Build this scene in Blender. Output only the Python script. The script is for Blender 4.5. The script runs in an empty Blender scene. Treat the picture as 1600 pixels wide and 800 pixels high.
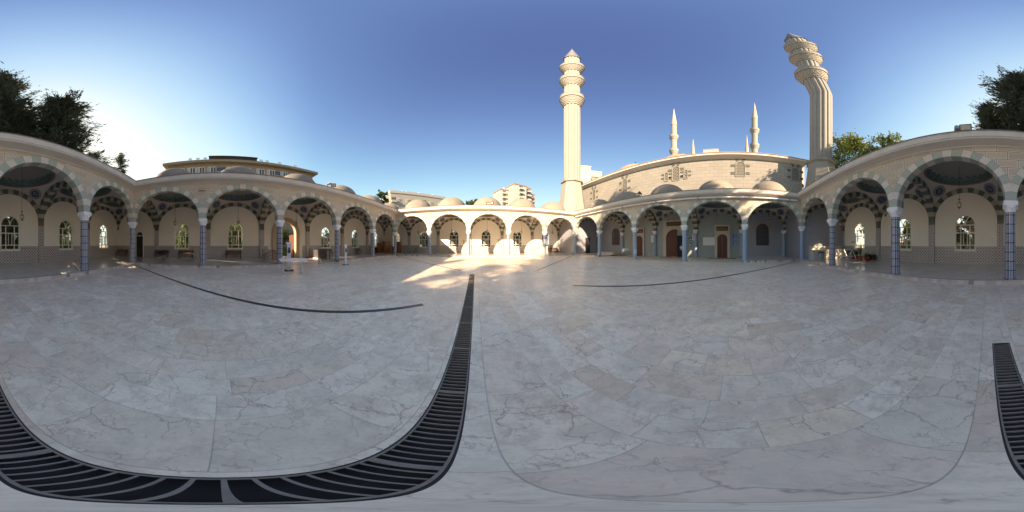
import bpy, bmesh, math, random
from mathutils import Vector, Matrix
from math import sin, cos, tan, pi, radians, sqrt, atan2, hypot
random.seed(7)
S = bpy.context.scene
COL = S.collection

# ------------------------------------------------------------------ camera
CX, CY, CZ = 12.55, 7.44, 1.70
cam = bpy.data.cameras.new('camera'); camo = bpy.data.objects.new('camera', cam); COL.objects.link(camo)
cam.type = 'PANO'
cam.panorama_type = 'EQUIRECTANGULAR'
cam.latitude_min = -pi/2
cam.latitude_max = radians(82.2)
cam.longitude_min = -pi; cam.longitude_max = pi
cam.clip_start = 0.05; cam.clip_end = 5000
camo.location = (CX, CY, CZ)
camo.rotation_euler = (pi/2, 0, radians(-12.75))
S.camera = camo

# ------------------------------------------------------------------ world, sun, exposure
SUN_AZ = 213.0      # clockwise from +Y
SUN_EL = 24.5
w = bpy.data.worlds.new('World'); S.world = w; w.use_nodes = True
nt = w.node_tree; nt.nodes.clear()
sky = nt.nodes.new('ShaderNodeTexSky'); sky.sky_type = 'NISHITA'; sky.sun_disc = False
sky.sun_elevation = radians(SUN_EL); sky.sun_rotation = radians(SUN_AZ)
sky.altitude = 0; sky.air_density = 0.5; sky.dust_density = 0.2; sky.ozone_density = 3.2
bg = nt.nodes.new('ShaderNodeBackground'); bg.inputs[1].default_value = 0.15
wo = nt.nodes.new('ShaderNodeOutputWorld')

s1 = nt.nodes.new('ShaderNodeVectorMath'); s1.operation = 'SCALE'; s1.inputs[3].default_value = .15      # deepen the blue away from the sun
gm = nt.nodes.new('ShaderNodeGamma'); gm.inputs[1].default_value = 2.25
s2 = nt.nodes.new('ShaderNodeVectorMath'); s2.operation = 'SCALE'; s2.inputs[3].default_value = 90
nt.links.new(sky.outputs[0], s1.inputs[0]); nt.links.new(s1.outputs[0], gm.inputs[0]); nt.links.new(gm.outputs[0], s2.inputs[0]); hs = nt.nodes.new('ShaderNodeHueSaturation'); hs.inputs['Saturation'].default_value = .94
# hazier, brighter air on the sun's side and a deeper blue opposite it
tc = nt.nodes.new('ShaderNodeTexCoord'); dt = nt.nodes.new('ShaderNodeVectorMath'); dt.operation = 'DOT_PRODUCT'
dt.inputs[1].default_value = (sin(radians(SUN_AZ)), cos(radians(SUN_AZ)), 0)
rp = nt.nodes.new('ShaderNodeValToRGB'); mr = nt.nodes.new('ShaderNodeMapRange'); mr.inputs[1].default_value = -1; mr.inputs[2].default_value = 1
for i_, (p_, v_) in enumerate(((0.02, (.13, .17, .16)), (.2, (.22, .30, .27)), (.5, (.33, .47, .41)), (.72, (.72, .82, .76)), (1, (1, 1, 1)))):
    el_ = rp.color_ramp.elements[i_] if i_ < 2 else rp.color_ramp.elements.new(p_)
    el_.position = p_; el_.color = (*v_, 1)
nt.links.new(tc.outputs['Generated'], dt.inputs[0]); nt.links.new(dt.outputs['Value'], mr.inputs[0]); nt.links.new(mr.outputs[0], rp.inputs[0])
ml = nt.nodes.new('ShaderNodeVectorMath'); ml.operation = 'MULTIPLY'; nt.links.new(s2.outputs[0], ml.inputs[0]); nt.links.new(rp.outputs[0], ml.inputs[1])
# the glare round the sun rolls off into a pale veil: v / (1 + v / K)
dv = nt.nodes.new('ShaderNodeVectorMath'); dv.operation = 'DIVIDE'; dv.inputs[1].default_value = (.40, .58, .82); nt.links.new(ml.outputs[0], dv.inputs[0])
ad = nt.nodes.new('ShaderNodeVectorMath'); ad.operation = 'ADD'; ad.inputs[1].default_value = (1, 1, 1); nt.links.new(dv.outputs[0], ad.inputs[0])
mn = nt.nodes.new('ShaderNodeVectorMath'); mn.operation = 'DIVIDE'; nt.links.new(ml.outputs[0], mn.inputs[0]); nt.links.new(ad.outputs[0], mn.inputs[1])
nt.links.new(mn.outputs[0], hs.inputs['Color']); nt.links.new(hs.outputs[0], bg.inputs[0])
nt.links.new(bg.outputs[0], wo.inputs[0])
sl = bpy.data.lights.new('sun', 'SUN'); sl.energy = 2.0; sl.angle = radians(0.53); sl.color = (.40, .39, .41)
so = bpy.data.objects.new('sun', sl); COL.objects.link(so)
sd = Vector((sin(radians(SUN_AZ))*cos(radians(SUN_EL)), cos(radians(SUN_AZ))*cos(radians(SUN_EL)), sin(radians(SUN_EL))))
so.rotation_euler = sd.to_track_quat('Z', 'Y').to_euler(); so.location = (0, 0, 60)
S.view_settings.view_transform = 'Standard'; S.view_settings.look = 'None'
S.view_settings.exposure = 3.9; S.view_settings.use_white_balance = True; S.view_settings.white_balance_temperature = 12500; S.view_settings.white_balance_tint = 16; S.view_settings.gamma = 1
S.render.engine = 'CYCLES'
S.cycles.max_bounces = 7; S.cycles.diffuse_bounces = 4; S.cycles.glossy_bounces = 3; S.cycles.transparent_max_bounces = 12
S.cycles.use_denoising = True
S.cycles.sample_clamp_indirect = 8

# ------------------------------------------------------------------ node helper
class M:
    def __init__(s, name, rough=.6, spec=.5, metal=0):
        s.m = bpy.data.materials.new(name); s.m.use_nodes = True
        s.t = s.m.node_tree; s.b = s.t.nodes['Principled BSDF']
        s.b.inputs['Roughness'].default_value = rough; s.b.inputs['Specular IOR Level'].default_value = spec
        s.b.inputs['Metallic'].default_value = metal
    def n(s, ty, **k):
        x = s.t.nodes.new(ty)
        for a, v in k.items(): setattr(x, a, v)
        return x
    def set(s, inp, v):
        if isinstance(v, bpy.types.NodeSocket): s.t.links.new(v, inp)
        elif isinstance(v, (tuple, list)) and inp.type == 'RGBA' and len(v) == 3: inp.default_value = (*v, 1)
        elif v is not None: inp.default_value = v
    def ma(s, op, a, b=None, c=None, clamp=False):
        x = s.n('ShaderNodeMath', operation=op, use_clamp=clamp)
        s.set(x.inputs[0], a); s.set(x.inputs[1], b); s.set(x.inputs[2], c); return x.outputs[0]
    def mix(s, f, a, b, blend='MIX'):
        x = s.n('ShaderNodeMix', data_type='RGBA', blend_type=blend)
        s.set(x.inputs[0], f); s.set(x.inputs[6], a); s.set(x.inputs[7], b); return x.outputs[2]
    def uv(s):
        x = s.n('ShaderNodeUVMap'); return x.outputs[0]
    def obj(s):
        return s.n('ShaderNodeTexCoord').outputs['Object']
    def pos(s):
        return s.n('ShaderNodeNewGeometry').outputs['Position']
    def sep(s, v):
        x = s.n('ShaderNodeSeparateXYZ'); s.set(x.inputs[0], v); return x.outputs
    def comb(s, a, b, c=0.0):
        x = s.n('ShaderNodeCombineXYZ'); s.set(x.inputs[0], a); s.set(x.inputs[1], b); s.set(x.inputs[2], c); return x.outputs[0]
    def noise(s, v, scale, detail=4, rough=.55, col=False):
        x = s.n('ShaderNodeTexNoise'); s.set(x.inputs['Vector'], v); x.inputs['Scale'].default_value = scale
        x.inputs['Detail'].default_value = detail; x.inputs['Roughness'].default_value = rough
        return x.outputs[1] if col else x.outputs[0]
    def white(s, v):
        x = s.n('ShaderNodeTexWhiteNoise', noise_dimensions='3D'); s.set(x.inputs[0], v); return x.outputs[0]
    def ramp(s, f, stops, interp='LINEAR'):
        x = s.n('ShaderNodeValToRGB'); x.color_ramp.interpolation = interp; e = x.color_ramp.elements
        while len(e) < len(stops): e.new(.5)
        for i, (p, c) in enumerate(stops): e[i].position = p; e[i].color = (*c, 1) if len(c) == 3 else c
        s.set(x.inputs[0], f); return x.outputs[0]
    def step(s, e0, e1, v):
        x = s.n('ShaderNodeMapRange', interpolation_type='SMOOTHSTEP'); s.set(x.inputs[0], v)
        x.inputs[1].default_value = e0; x.inputs[2].default_value = e1; return x.outputs[0]
    def tiles(s, vec, tw, th, off=.5, rnd=False):
        o = s.sep(vec)
        r = s.ma('DIVIDE', o[1], th); ri = s.ma('FLOOR', r); fy = s.ma('FRACT', r)
        if rnd: ofs = s.white(s.comb(ri, 3.7, 0))
        else: ofs = s.ma('MULTIPLY', s.ma('MODULO', ri, 2), off)
        c = s.ma('ADD', s.ma('DIVIDE', o[0], tw), ofs); ci = s.ma('FLOOR', c); fx = s.ma('FRACT', c)
        dx = s.ma('MULTIPLY', s.ma('MINIMUM', fx, s.ma('SUBTRACT', 1, fx)), tw)
        dy = s.ma('MULTIPLY', s.ma('MINIMUM', fy, s.ma('SUBTRACT', 1, fy)), th)
        return s.ma('MINIMUM', dx, dy), s.white(s.comb(ci, ri, 1.3)), fx, fy, ci, ri
    def bump(s, h, st=.3, dist=.02):
        x = s.n('ShaderNodeBump'); x.inputs['Strength'].default_value = st; x.inputs['Distance'].default_value = dist
        s.set(x.inputs['Height'], h); s.t.links.new(x.outputs[0], s.b.inputs['Normal'])
    def col(s, c): s.set(s.b.inputs['Base Color'], c); return s
    def rough(s, r): s.set(s.b.inputs['Roughness'], r); return s

MAT = {}
def flat(name, c, rough=.6, metal=0, var=.12, scale=3):
    m = M(name, rough, .5, metal)
    p = m.obj(); n = m.noise(p, scale, 5); n2 = m.noise(p, scale*9, 3)
    k = m.ma('ADD', 1-var, m.ma('MULTIPLY', m.ma('ADD', m.ma('MULTIPLY', n, 1.4), m.ma('MULTIPLY', n2, .6)), var))
    m.col(m.mix(1.0, c, m.comb(k, k, k), 'MULTIPLY')); MAT[name] = m.m; return m

# courtyard marble
m = M('marble_floor', .3, .4)
p = m.pos(); o = m.sep(p)
uvf = m.comb(o[1], o[0])
V = m.ma('ADD', o[0], m.ma('ADD', m.ma('MULTIPLY', m.ma('SINE', m.ma('MULTIPLY', o[0], 2.3)), .13), m.ma('MULTIPLY', m.ma('SINE', m.ma('MULTIPLY', o[0], 5.1)), .05)))
V = m.ma('DIVIDE', V, .45); ri = m.ma('FLOOR', V); fy = m.ma('FRACT', V)
tw_ = m.ma('ADD', .52, m.ma('MULTIPLY', m.white(m.comb(ri, 7.7, 0)), .62))
U = m.ma('ADD', m.ma('DIVIDE', o[1], tw_), m.ma('MULTIPLY', m.white(m.comb(ri, 3.7, 0)), 5)); ci = m.ma('FLOOR', U); fx = m.ma('FRACT', U)
e = m.ma('MINIMUM', m.ma('MULTIPLY', m.ma('MINIMUM', fx, m.ma('SUBTRACT', 1, fx)), tw_), m.ma('MULTIPLY', m.ma('MINIMUM', fy, m.ma('SUBTRACT', 1, fy)), .45))
r = m.white(m.comb(ci, ri, 1.3))
r2 = m.white(m.comb(ri, ci, 9.1))
c = m.ramp(r, [(0, (.80, .74, .70)), (.2, (.86, .82, .79)), (.35, (.74, .72, .69)), (.48, (.82, .82, .80)), (.6, (.88, .85, .82)), (.72, (.78, .67, .625)), (.80, (.70, .60, .56)), (.86, (.86, .78, .67)), (.91, (.78, .80, .77)), (1, (.92, .90, .885))])
tp = m.comb(m.ma('ADD', o[0], m.ma('MULTIPLY', r, 37)), m.ma('ADD', o[1], m.ma('MULTIPLY', r2, 23)), r2)
wv = m.mix(.25, tp, m.noise(tp, 2.2, 5, .65, col=True))
c = m.mix(m.ma('MULTIPLY', m.step(.42, .66, m.noise(wv, 5.5, 7, .68)), .7), c, (.50, .42, .39))
c = m.mix(m.ma('MULTIPLY', m.step(.48, .66, m.noise(wv, 2.6, 6, .65)), .5), c, (.56, .58, .53))
c = m.mix(m.ma('MULTIPLY', m.step(.55, .72, m.noise(m.comb(o[1], o[0], 4.4), .8, 5, .6)), .45), c, (.62, .53, .42))
for sc_, wd_, am_, lo_ in ((3.1, .024, .85, .45), (8.5, .038, .65, .46), (17, .055, .5, .48)):
    v = m.n('ShaderNodeTexVoronoi', feature='DISTANCE_TO_EDGE'); m.set(v.inputs['Vector'], wv); v.inputs['Scale'].default_value = sc_
    vm = m.ma('MULTIPLY', m.ma('SUBTRACT', 1, m.step(0, wd_, v.outputs[0])), m.step(lo_, lo_+.13, m.noise(tp, sc_*.45, 4)))
    c = m.mix(m.ma('MULTIPLY', vm, am_), c, (.30, .225, .21))
c = m.mix(m.ma('MULTIPLY', m.step(.42, .75, m.noise(p, 30, 5, .75)), .5), c, (.48, .45, .42))
c = m.mix(m.ma('MULTIPLY', m.step(.45, .7, m.noise(p, .45, 6, .6)), .28), c, (.46, .43, .40))
sp_ = m.n('ShaderNodeTexVoronoi'); m.set(sp_.inputs['Vector'], p); sp_.inputs['Scale'].default_value = 1.7
c = m.mix(m.ma('MULTIPLY', m.ma('SUBTRACT', 1, m.step(.018, .03, sp_.outputs['Distance'])), .8), c, (.12, .09, .07))
c = m.mix(m.ma('MULTIPLY', m.ma('SUBTRACT', 1, m.step(.0012, .0042, e)), m.ma('ADD', .35, m.ma('MULTIPLY', m.noise(p, 1.1, 3), .6))), c, (.20, .17, .155))
gq = m.n('ShaderNodeGamma'); m.set(gq.inputs[0], c); gq.inputs[1].default_value = .72; c = m.mix(1.0, gq.outputs[0], (1.17, .975, .80), 'MULTIPLY')
c = m.mix(m.ma('MULTIPLY', m.step(.35, .9, m.white(m.comb(ri, ci, 5.5))), .22), c, m.mix(1.0, c, m.ramp(r2, [(0, (.80, .62, .58)), (.5, (.72, .66, .6)), (1, (.86, .74, .58))]), 'MULTIPLY'))
m.col(c); m.rough(m.ma('ADD', .2, m.ma('MULTIPLY', m.noise(p, 1.7, 4), .3)))
m.bump(m.step(0, .006, e), .25, .003); MAT['marble_floor'] = m.m

# gallery floor
m = M('gallery_floor', .16)
p = m.pos(); o = m.sep(p)
e, r, *_ = m.tiles(m.comb(o[0], o[1]), .6, .6, 0)
c = m.mix(r, (.64, .57, .49), (.72, .64, .55))
c = m.mix(m.ma('MULTIPLY', m.step(.4, .7, m.noise(p, 3, 5)), .35), c, (.5, .45, .42))
c = m.mix(m.ma('MULTIPLY', m.ma('SUBTRACT', 1, m.step(.002, .006, e)), .6), c, (.2, .17, .16))
m.col(c); MAT['gallery_floor'] = m.m

# riser marble with broken dashes
m = M('riser_marble', .4)
p = m.pos(); o = m.sep(p)
d = m.white(m.comb(m.ma('FLOOR', m.ma('MULTIPLY', m.ma('ADD', o[0], o[1]), 4.2)), 5.5, 0))
c = m.ramp(d, [(0, (.66, .58, .52)), (.35, (.75, .7, .64)), (.55, (.28, .25, .24)), (.7, (.62, .5, .44)), (1, (.8, .76, .7))], 'CONSTANT')
c = m.mix(m.ma('MULTIPLY', m.noise(p, 14, 4), .5), c, (.5, .45, .42)); m.col(c); MAT['riser_marble'] = m.m

# limestone blocks of the arcade faces
def blocks(name, ca, cb, joint, rim, tw=.92, th=.40, rimk=.8, dirt=.3, z0=0.0):
    m = M(name, .75)
    u = m.uv(); o = m.sep(u)
    e, r, *_ = m.tiles(m.comb(m.ma('ADD', o[0], 200), m.ma('ADD', o[1], z0)), tw, th)
    c = m.mix(r, ca, cb)
    g = m.noise(m.comb(o[0], m.ma('MULTIPLY', o[1], 2.5)), 9, 6, .65)
    c = m.mix(m.ma('MULTIPLY', m.step(.35, .75, g), .5), c, tuple(x*.72 for x in ca))
    rm = m.ma('MULTIPLY', m.ma('SUBTRACT', 1, m.step(.04, .055, e)), rimk)
    c = m.mix(rm, c, rim)
    c = m.mix(m.ma('MULTIPLY', m.ma('SUBTRACT', 1, m.step(.012, .018, e)), .9), c, joint)
    st = m.noise(m.comb(m.ma('MULTIPLY', o[0], 2), m.ma('MULTIPLY', o[1], .5)), 1.6, 5, .6)
    c = m.mix(m.ma('MULTIPLY', m.step(.5, .8, st), dirt), c, (.34, .3, .26))
    m.col(c); m.bump(m.ma('ADD', m.step(0, .03, e), m.ma('MULTIPLY', g, .35)), .4, .012); MAT[name] = m.m
blocks('block_stone', (.56, .45, .335), (.66, .545, .42), (.10, .085, .07), (.84, .76, .66), tw=.98, th=.43, z0=.38, dirt=.15)
blocks('mosque_block', (.30, .285, .25), (.35, .33, .29), (.13, .12, .10), (.36, .335, .29), tw=1.15, th=.52, rimk=.3)

def vous(name, green, cream, joint):
    m = M(name, .65)
    o = m.sep(m.uv())
    k = m.ma('MODULO', m.ma('FLOOR', o[0]), 2)
    p = m.pos()
    r = m.white(m.comb(m.ma('FLOOR', o[0]), 2.2, 0))
    c = m.mix(k, green, cream)
    c = m.mix(m.ma('MULTIPLY', r, .3), c, m.mix(.5, c, (.6, .56, .5)))
    c = m.mix(m.ma('MULTIPLY', m.step(.4, .75, m.noise(p, 11, 6, .65)), .35), c, m.mix(1, c, (.62, .62, .6), 'MULTIPLY'))
    fx = m.ma('FRACT', o[0]); d = m.ma('MINIMUM', fx, m.ma('SUBTRACT', 1, fx))
    j = m.ma('SUBTRACT', 1, m.step(.012, .03, d))
    dv = m.ma('MINIMUM', o[1], m.ma('SUBTRACT', 1, o[1])); j = m.ma('MAXIMUM', j, m.ma('SUBTRACT', 1, m.step(.015, .04, dv)))
    c = m.mix(m.ma('MULTIPLY', j, .8), c, joint)
    m.col(c); m.bump(m.ma('SUBTRACT', 1, j), .3, .008); MAT[name] = m.m
vous('voussoir_pale', (.40, .45, .385), (.70, .645, .56), (.17, .15, .13))
vous('voussoir_green', (.085, .135, .105), (.50, .43, .35), (.12, .11, .1))

flat('plaster', (.90, .85, .75), .8, var=.06, scale=.8)
flat('vault_paint', (.68, .61, .54), .8, var=.12, scale=1.2)
flat('white_marble', (.86, .86, .88), .45, var=.1, scale=5)
m = flat('fascia', (.64, .59, .53), .7, var=.22, scale=1.5)
flat('cove', (.66, .60, .53), .8, var=.16, scale=1.2)
flat('edge_dark', (.16, .13, .12), .7)
flat('roof_concrete', (.36, .33, .3), .85)
flat('window_white', (.84, .82, .76), .45, var=.05)
flat('dark_metal', (.03, .03, .035), .45)
flat('black_stone', (.035, .038, .05), .35)
flat('brass', (.2, .11, .06), .4, .6)
flat('door_wood', (.16, .045, .028), .45, var=.3, scale=6)
flat('cabinet_wood', (.36, .13, .055), .45, var=.3, scale=5)
flat('bench_wood', (.19, .09, .05), .55, var=.35, scale=7)
flat('bench_blue', (.03, .05, .13), .45)
flat('gate_stone', (.55, .42, .28), .75, var=.2, scale=3)
flat('table_white', (.93, .93, .93), .35, var=.04)
flat('metal_white', (.78, .79, .8), .35)
flat('grey_plastic', (.30, .32, .34), .5)
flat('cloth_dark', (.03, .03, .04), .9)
flat('cloth_beige', (.55, .42, .28), .9)
flat('terracotta', (.4, .12, .06), .8)
flat('red_pot', (.42, .03, .025), .5)
flat('bark', (.10, .075, .055), .9, var=.4, scale=6)
flat('counter_marble', (.62, .56, .48), .5, var=.3, scale=4)
flat('lamp_glass', (.62, .6, .5), .2)
flat('minaret_stone', (.29, .275, .24), .8, var=.22, scale=.6)
flat('cone_lead', (.15, .15, .16), .6, var=.3, scale=1)
flat('tile_roof', (.42, .24, .17), .8, var=.4, scale=1.4)
flat('dark_roof', (.05, .028, .022), .8, var=.3)
flat('apartment_beige', (.30, .24, .175), .85, var=.1, scale=.4)
flat('apartment_cream', (.38, .355, .31), .85, var=.12, scale=.4)
flat('apartment_white', (.42, .41, .39), .85, var=.1, scale=.4)
flat('apartment_pink', (.27, .18, .13), .85, var=.1, scale=.4)
flat('apartment_red', (.55, .22, .14), .85)
flat('apartment_glass', (.07, .09, .11), .12)
flat('curtain', (.42, .42, .4), .6)
flat('dish_white', (.8, .8, .8), .4)
flat('skin', (.45, .27, .19), .6)
flat('shirt', (.78, .76, .76), .9)
flat('trousers', (.03, .03, .045), .9)
flat('hair', (.02, .015, .012), .8)
flat('cat_fur', (.78, .62, .42), .9)
flat('rug_red', (.3, .08, .06), .95)
flat('rug_dark', (.06, .05, .05), .95)
flat('sign_blue', (.05, .16, .42), .5)
flat('sign_white', (.82, .82, .84), .4, var=.03)
flat('sign_red', (.6, .06, .05), .5)
flat('gold', (.55, .38, .12), .4, .5)
flat('plaque_red', (.13, .035, .025), .5)
flat('street_wall', (.78, .74, .66), .8)
flat('pale_lilac', (.5, .48, .58), .7)

# dome concrete with seams (u = angle 0..1, v = height)
m = M('dome_concrete', .8)
o = m.sep(m.uv()); f = m.ma('FRACT', m.ma('MULTIPLY', o[0], 16)); d = m.ma('MINIMUM', f, m.ma('SUBTRACT', 1, f))
p = m.pos()
c = m.mix(m.step(.3, .7, m.noise(p, 1.2, 6, .65)), (.22, .19, .155), (.28, .245, .20))
c = m.mix(m.ma('MULTIPLY', m.step(.55, .75, m.noise(p, 5, 5)), .4), c, (.32, .28, .24))
c = m.mix(m.ma('MULTIPLY', m.ma('SUBTRACT', 1, m.step(.01, .035, d)), .7), c, (.2, .17, .15))
m.col(c); m.bump(m.step(0, .05, d), .4, .03); MAT['dome_concrete'] = m.m

# painted inner dome: brown rim, green zigzag leaves, plain plaster
m = M('inner_dome_paint', .75)
o = m.sep(m.uv()); f = m.ma('FRACT', m.ma('MULTIPLY', o[0], 22)); zig = m.ma('MULTIPLY', m.ma('ABSOLUTE', m.ma('SUBTRACT', f, .5)), 2)
h = m.ma('ADD', .40, m.ma('MULTIPLY', zig, .12))
g = m.mix(m.step(.45, .6, m.noise(m.comb(m.ma('MULTIPLY', o[0], 60), m.ma('MULTIPLY', o[1], 14)), 1.6, 3)), (.085, .17, .145), (.24, .34, .30))
c = m.mix(m.step(-.01, .01, m.ma('SUBTRACT', o[1], h)), g, (.40, .37, .33))
dd = m.ma('ABSOLUTE', m.ma('SUBTRACT', o[1], h)); c = m.mix(m.ma('SUBTRACT', 1, m.step(.006, .02, dd)), c, (.05, .09, .08))
h2 = m.ma('ADD', .22, m.ma('MULTIPLY', zig, .1)); dd = m.ma('ABSOLUTE', m.ma('SUBTRACT', o[1], h2)); c = m.mix(m.ma('SUBTRACT', 1, m.step(.006, .02, dd)), c, (.42, .45, .38))
m.col(c); MAT['inner_dome_paint'] = m.m
m = M('dome_rim_paint', .7)
o = m.sep(m.uv()); f = m.ma('SINE', m.ma('MULTIPLY', o[0], 2*pi*70)); c = m.mix(m.step(-.3, .3, f), (.17, .09, .07), (.36, .27, .23)); m.col(c); MAT['dome_rim_paint'] = m.m

# medallion: local x,y in metres, radius .55
m = M('medallion_paint', .6)
o = m.sep(m.obj()); rr = m.ma('SQRT', m.ma('ADD', m.ma('MULTIPLY', o[0], o[0]), m.ma('MULTIPLY', o[1], o[1])))
an = m.ma('ARCTAN2', o[1], o[0]); ray = m.ma('ABSOLUTE', m.ma('SINE', m.ma('MULTIPLY', an, 12)))
lim = m.ma('ADD', .40, m.ma('MULTIPLY', ray, .13))
c = m.mix(m.step(-.01, .01, m.ma('SUBTRACT', rr, lim)), (.10, .12, .24), (.52, .46, .40))
c = m.mix(m.ma('SUBTRACT', 1, m.step(.012, .03, m.ma('ABSOLUTE', m.ma('SUBTRACT', rr, .37)))), c, (.55, .52, .46))
c = m.mix(m.ma('SUBTRACT', 1, m.step(.335, .345, rr)), c, (.012, .022, .085))
q = m.noise(m.comb(m.ma('MULTIPLY', o[0], 1.0), m.ma('MULTIPLY', o[1], 1.6), .3), 7.5, 1, .3)
ln = m.ma('SUBTRACT', 1, m.step(.014, .035, m.ma('ABSOLUTE', m.ma('SUBTRACT', q, .5))))
c = m.mix(m.ma('MULTIPLY', ln, m.ma('SUBTRACT', 1, m.step(.22, .27, rr))), c, (.7, .68, .6))
m.col(c); MAT['medallion_paint'] = m.m

# patterned tiles
def tilemat(name, size, bgc, c1, c2, c3, row=None, rough=.28, line=(.3, .3, .32)):
    m = M(name, rough)
    o = m.sep(m.uv())
    e, r, fx, fy, ci, ri = m.tiles(m.uv(), size, row or size, 0)
    X = m.ma('SUBTRACT', fx, .5); Y = m.ma('SUBTRACT', fy, .5)
    rd = m.ma('SQRT', m.ma('ADD', m.ma('MULTIPLY', X, X), m.ma('MULTIPLY', Y, Y)))
    cor = m.ma('ADD', m.ma('ABSOLUTE', X), m.ma('ABSOLUTE', Y))
    c = m.mix(m.step(.17, .2, rd), c1, bgc)
    c = m.mix(m.ma('SUBTRACT', 1, m.step(.03, .05, m.ma('ABSOLUTE', m.ma('SUBTRACT', rd, .33)))), c, c2)
    c = m.mix(m.step(.74, .78, cor), c, c3)
    c = m.mix(m.ma('MULTIPLY', m.ma('SUBTRACT', 1, m.step(.0, .012, e)), .8), c, line)
    c = m.mix(m.ma('MULTIPLY', m.noise(m.uv(), 1.2, 4), .25), c, m.mix(1, c, (.6, .6, .6), 'MULTIPLY'))
    m.col(c); MAT[name] = m.m
tilemat('tile_dado', .25, (.74, .70, .65), (.03, .035, .09), (.16, .14, .2), (.22, .10, .08), line=(.04, .045, .09))
tilemat('tile_grey', .24, (.52, .53, .56), (.06, .07, .12), (.24, .25, .3), (.12, .13, .2), line=(.13, .14, .19))
tilemat('tile_teal', .24, (.50, .55, .53), (.07, .14, .15), (.19, .27, .28), (.12, .16, .2), line=(.2, .26, .27))
# blue column tiles: vertical stripes and rows
def coltile(name, white, blue, navy, rows, k=1.0):
    m = M(name, .22)
    o = m.sep(m.uv())
    f = m.ma('FRACT', m.ma('MULTIPLY', o[0], 1/.246)); a = m.ma('ABSOLUTE', m.ma('SUBTRACT', f, .5))
    wob = m.ma('MULTIPLY', m.ma('SINE', m.ma('MULTIPLY', o[1], 60)), .035)
    a2 = m.ma('ADD', a, wob)
    c = m.mix(m.step(.10, .14, a2), blue, white)
    c = m.mix(m.step(.24, .28, a2), c, m.mix(m.step(-.2, .2, m.ma('SINE', m.ma('MULTIPLY', o[1], 95))), blue, white))
    c = m.mix(m.ma('MULTIPLY', m.step(.40, .45, a), k), c, navy)
    fv = m.ma('FRACT', m.ma('DIVIDE', o[1], rows)); dv = m.ma('MINIMUM', fv, m.ma('SUBTRACT', 1, fv))
    c = m.mix(m.ma('MULTIPLY', m.ma('SUBTRACT', 1, m.step(.03, .06, dv)), .85*k), c, navy)
    m.col(c); MAT[name] = m.m
coltile('tile_column', (.50, .52, .55), (.15, .21, .32), (.035, .05, .085), .40)
coltile('tile_column_pale', (.42, .53, .62), (.22, .34, .50), (.16, .24, .38), .30, .5)

# stone grille
m = M('grille_stone', .7)
e, r, fx, fy, *_ = m.tiles(m.uv(), .23, .24, .5)
c = m.mix(m.step(.02, .03, e), (.36, .34, .29), (.02, .022, .022)); m.col(c); MAT['grille_stone'] = m.m

# glass
m = M('window_glass', .04)
t = m.t; tr = m.n('ShaderNodeBsdfTransparent'); tr.inputs[0].default_value = (.80, .86, .84, 1)
gl = m.n('ShaderNodeBsdfGlossy'); gl.inputs['Roughness'].default_value = .03
fr = m.n('ShaderNodeFresnel'); fr.inputs[0].default_value = 1.45; mx = m.n('ShaderNodeMixShader')
t.links.new(fr.outputs[0], mx.inputs[0]); t.links.new(tr.outputs[0], mx.inputs[1]); t.links.new(gl.outputs[0], mx.inputs[2])
t.links.new(mx.outputs[0], t.nodes['Material Output'].inputs[0]); MAT['window_glass'] = m.m

# leaves
def leafmat(name, a, b):
    m = M(name, .6, .3)
    g = m.n('ShaderNodeNewGeometry'); n = m.noise(g.outputs['Position'], .9, 3)
    r = m.white(m.comb(m.ma('FLOOR', m.ma('MULTIPLY', m.sep(g.outputs['Position'])[0], 3)), m.ma('FLOOR', m.ma('MULTIPLY', m.sep(g.outputs['Position'])[2], 3)), 0))
    m.col(m.mix(m.ma('MULTIPLY', m.ma('ADD', r, n), .6, clamp=True), a, b))
    tl = m.n('ShaderNodeBsdfTranslucent'); m.t.links.new(m.b.inputs['Base Color'].links[0].from_socket, tl.inputs[0])
    mx = m.n('ShaderNodeMixShader'); mx.inputs[0].default_value = .3
    m.t.links.new(m.b.outputs[0], mx.inputs[1]); m.t.links.new(tl.outputs[0], mx.inputs[2]); m.t.links.new(mx.outputs[0], m.t.nodes['Material Output'].inputs[0])
    MAT[name] = m.m
leafmat('leaf_conifer', (.035, .05, .034), (.08, .095, .062))
leafmat('leaf_green', (.05, .10, .03), (.12, .17, .05))
leafmat('leaf_yellow', (.09, .16, .035), (.22, .25, .07))
leafmat('leaf_pine', (.04, .08, .03), (.09, .13, .05))
m = M('grass_ground', .95); p = m.pos(); m.col(m.mix(m.step(.4, .6, m.noise(p, .15, 6)), (.07, .09, .035), (.22, .19, .13))); MAT['grass_ground'] = m.m

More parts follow.
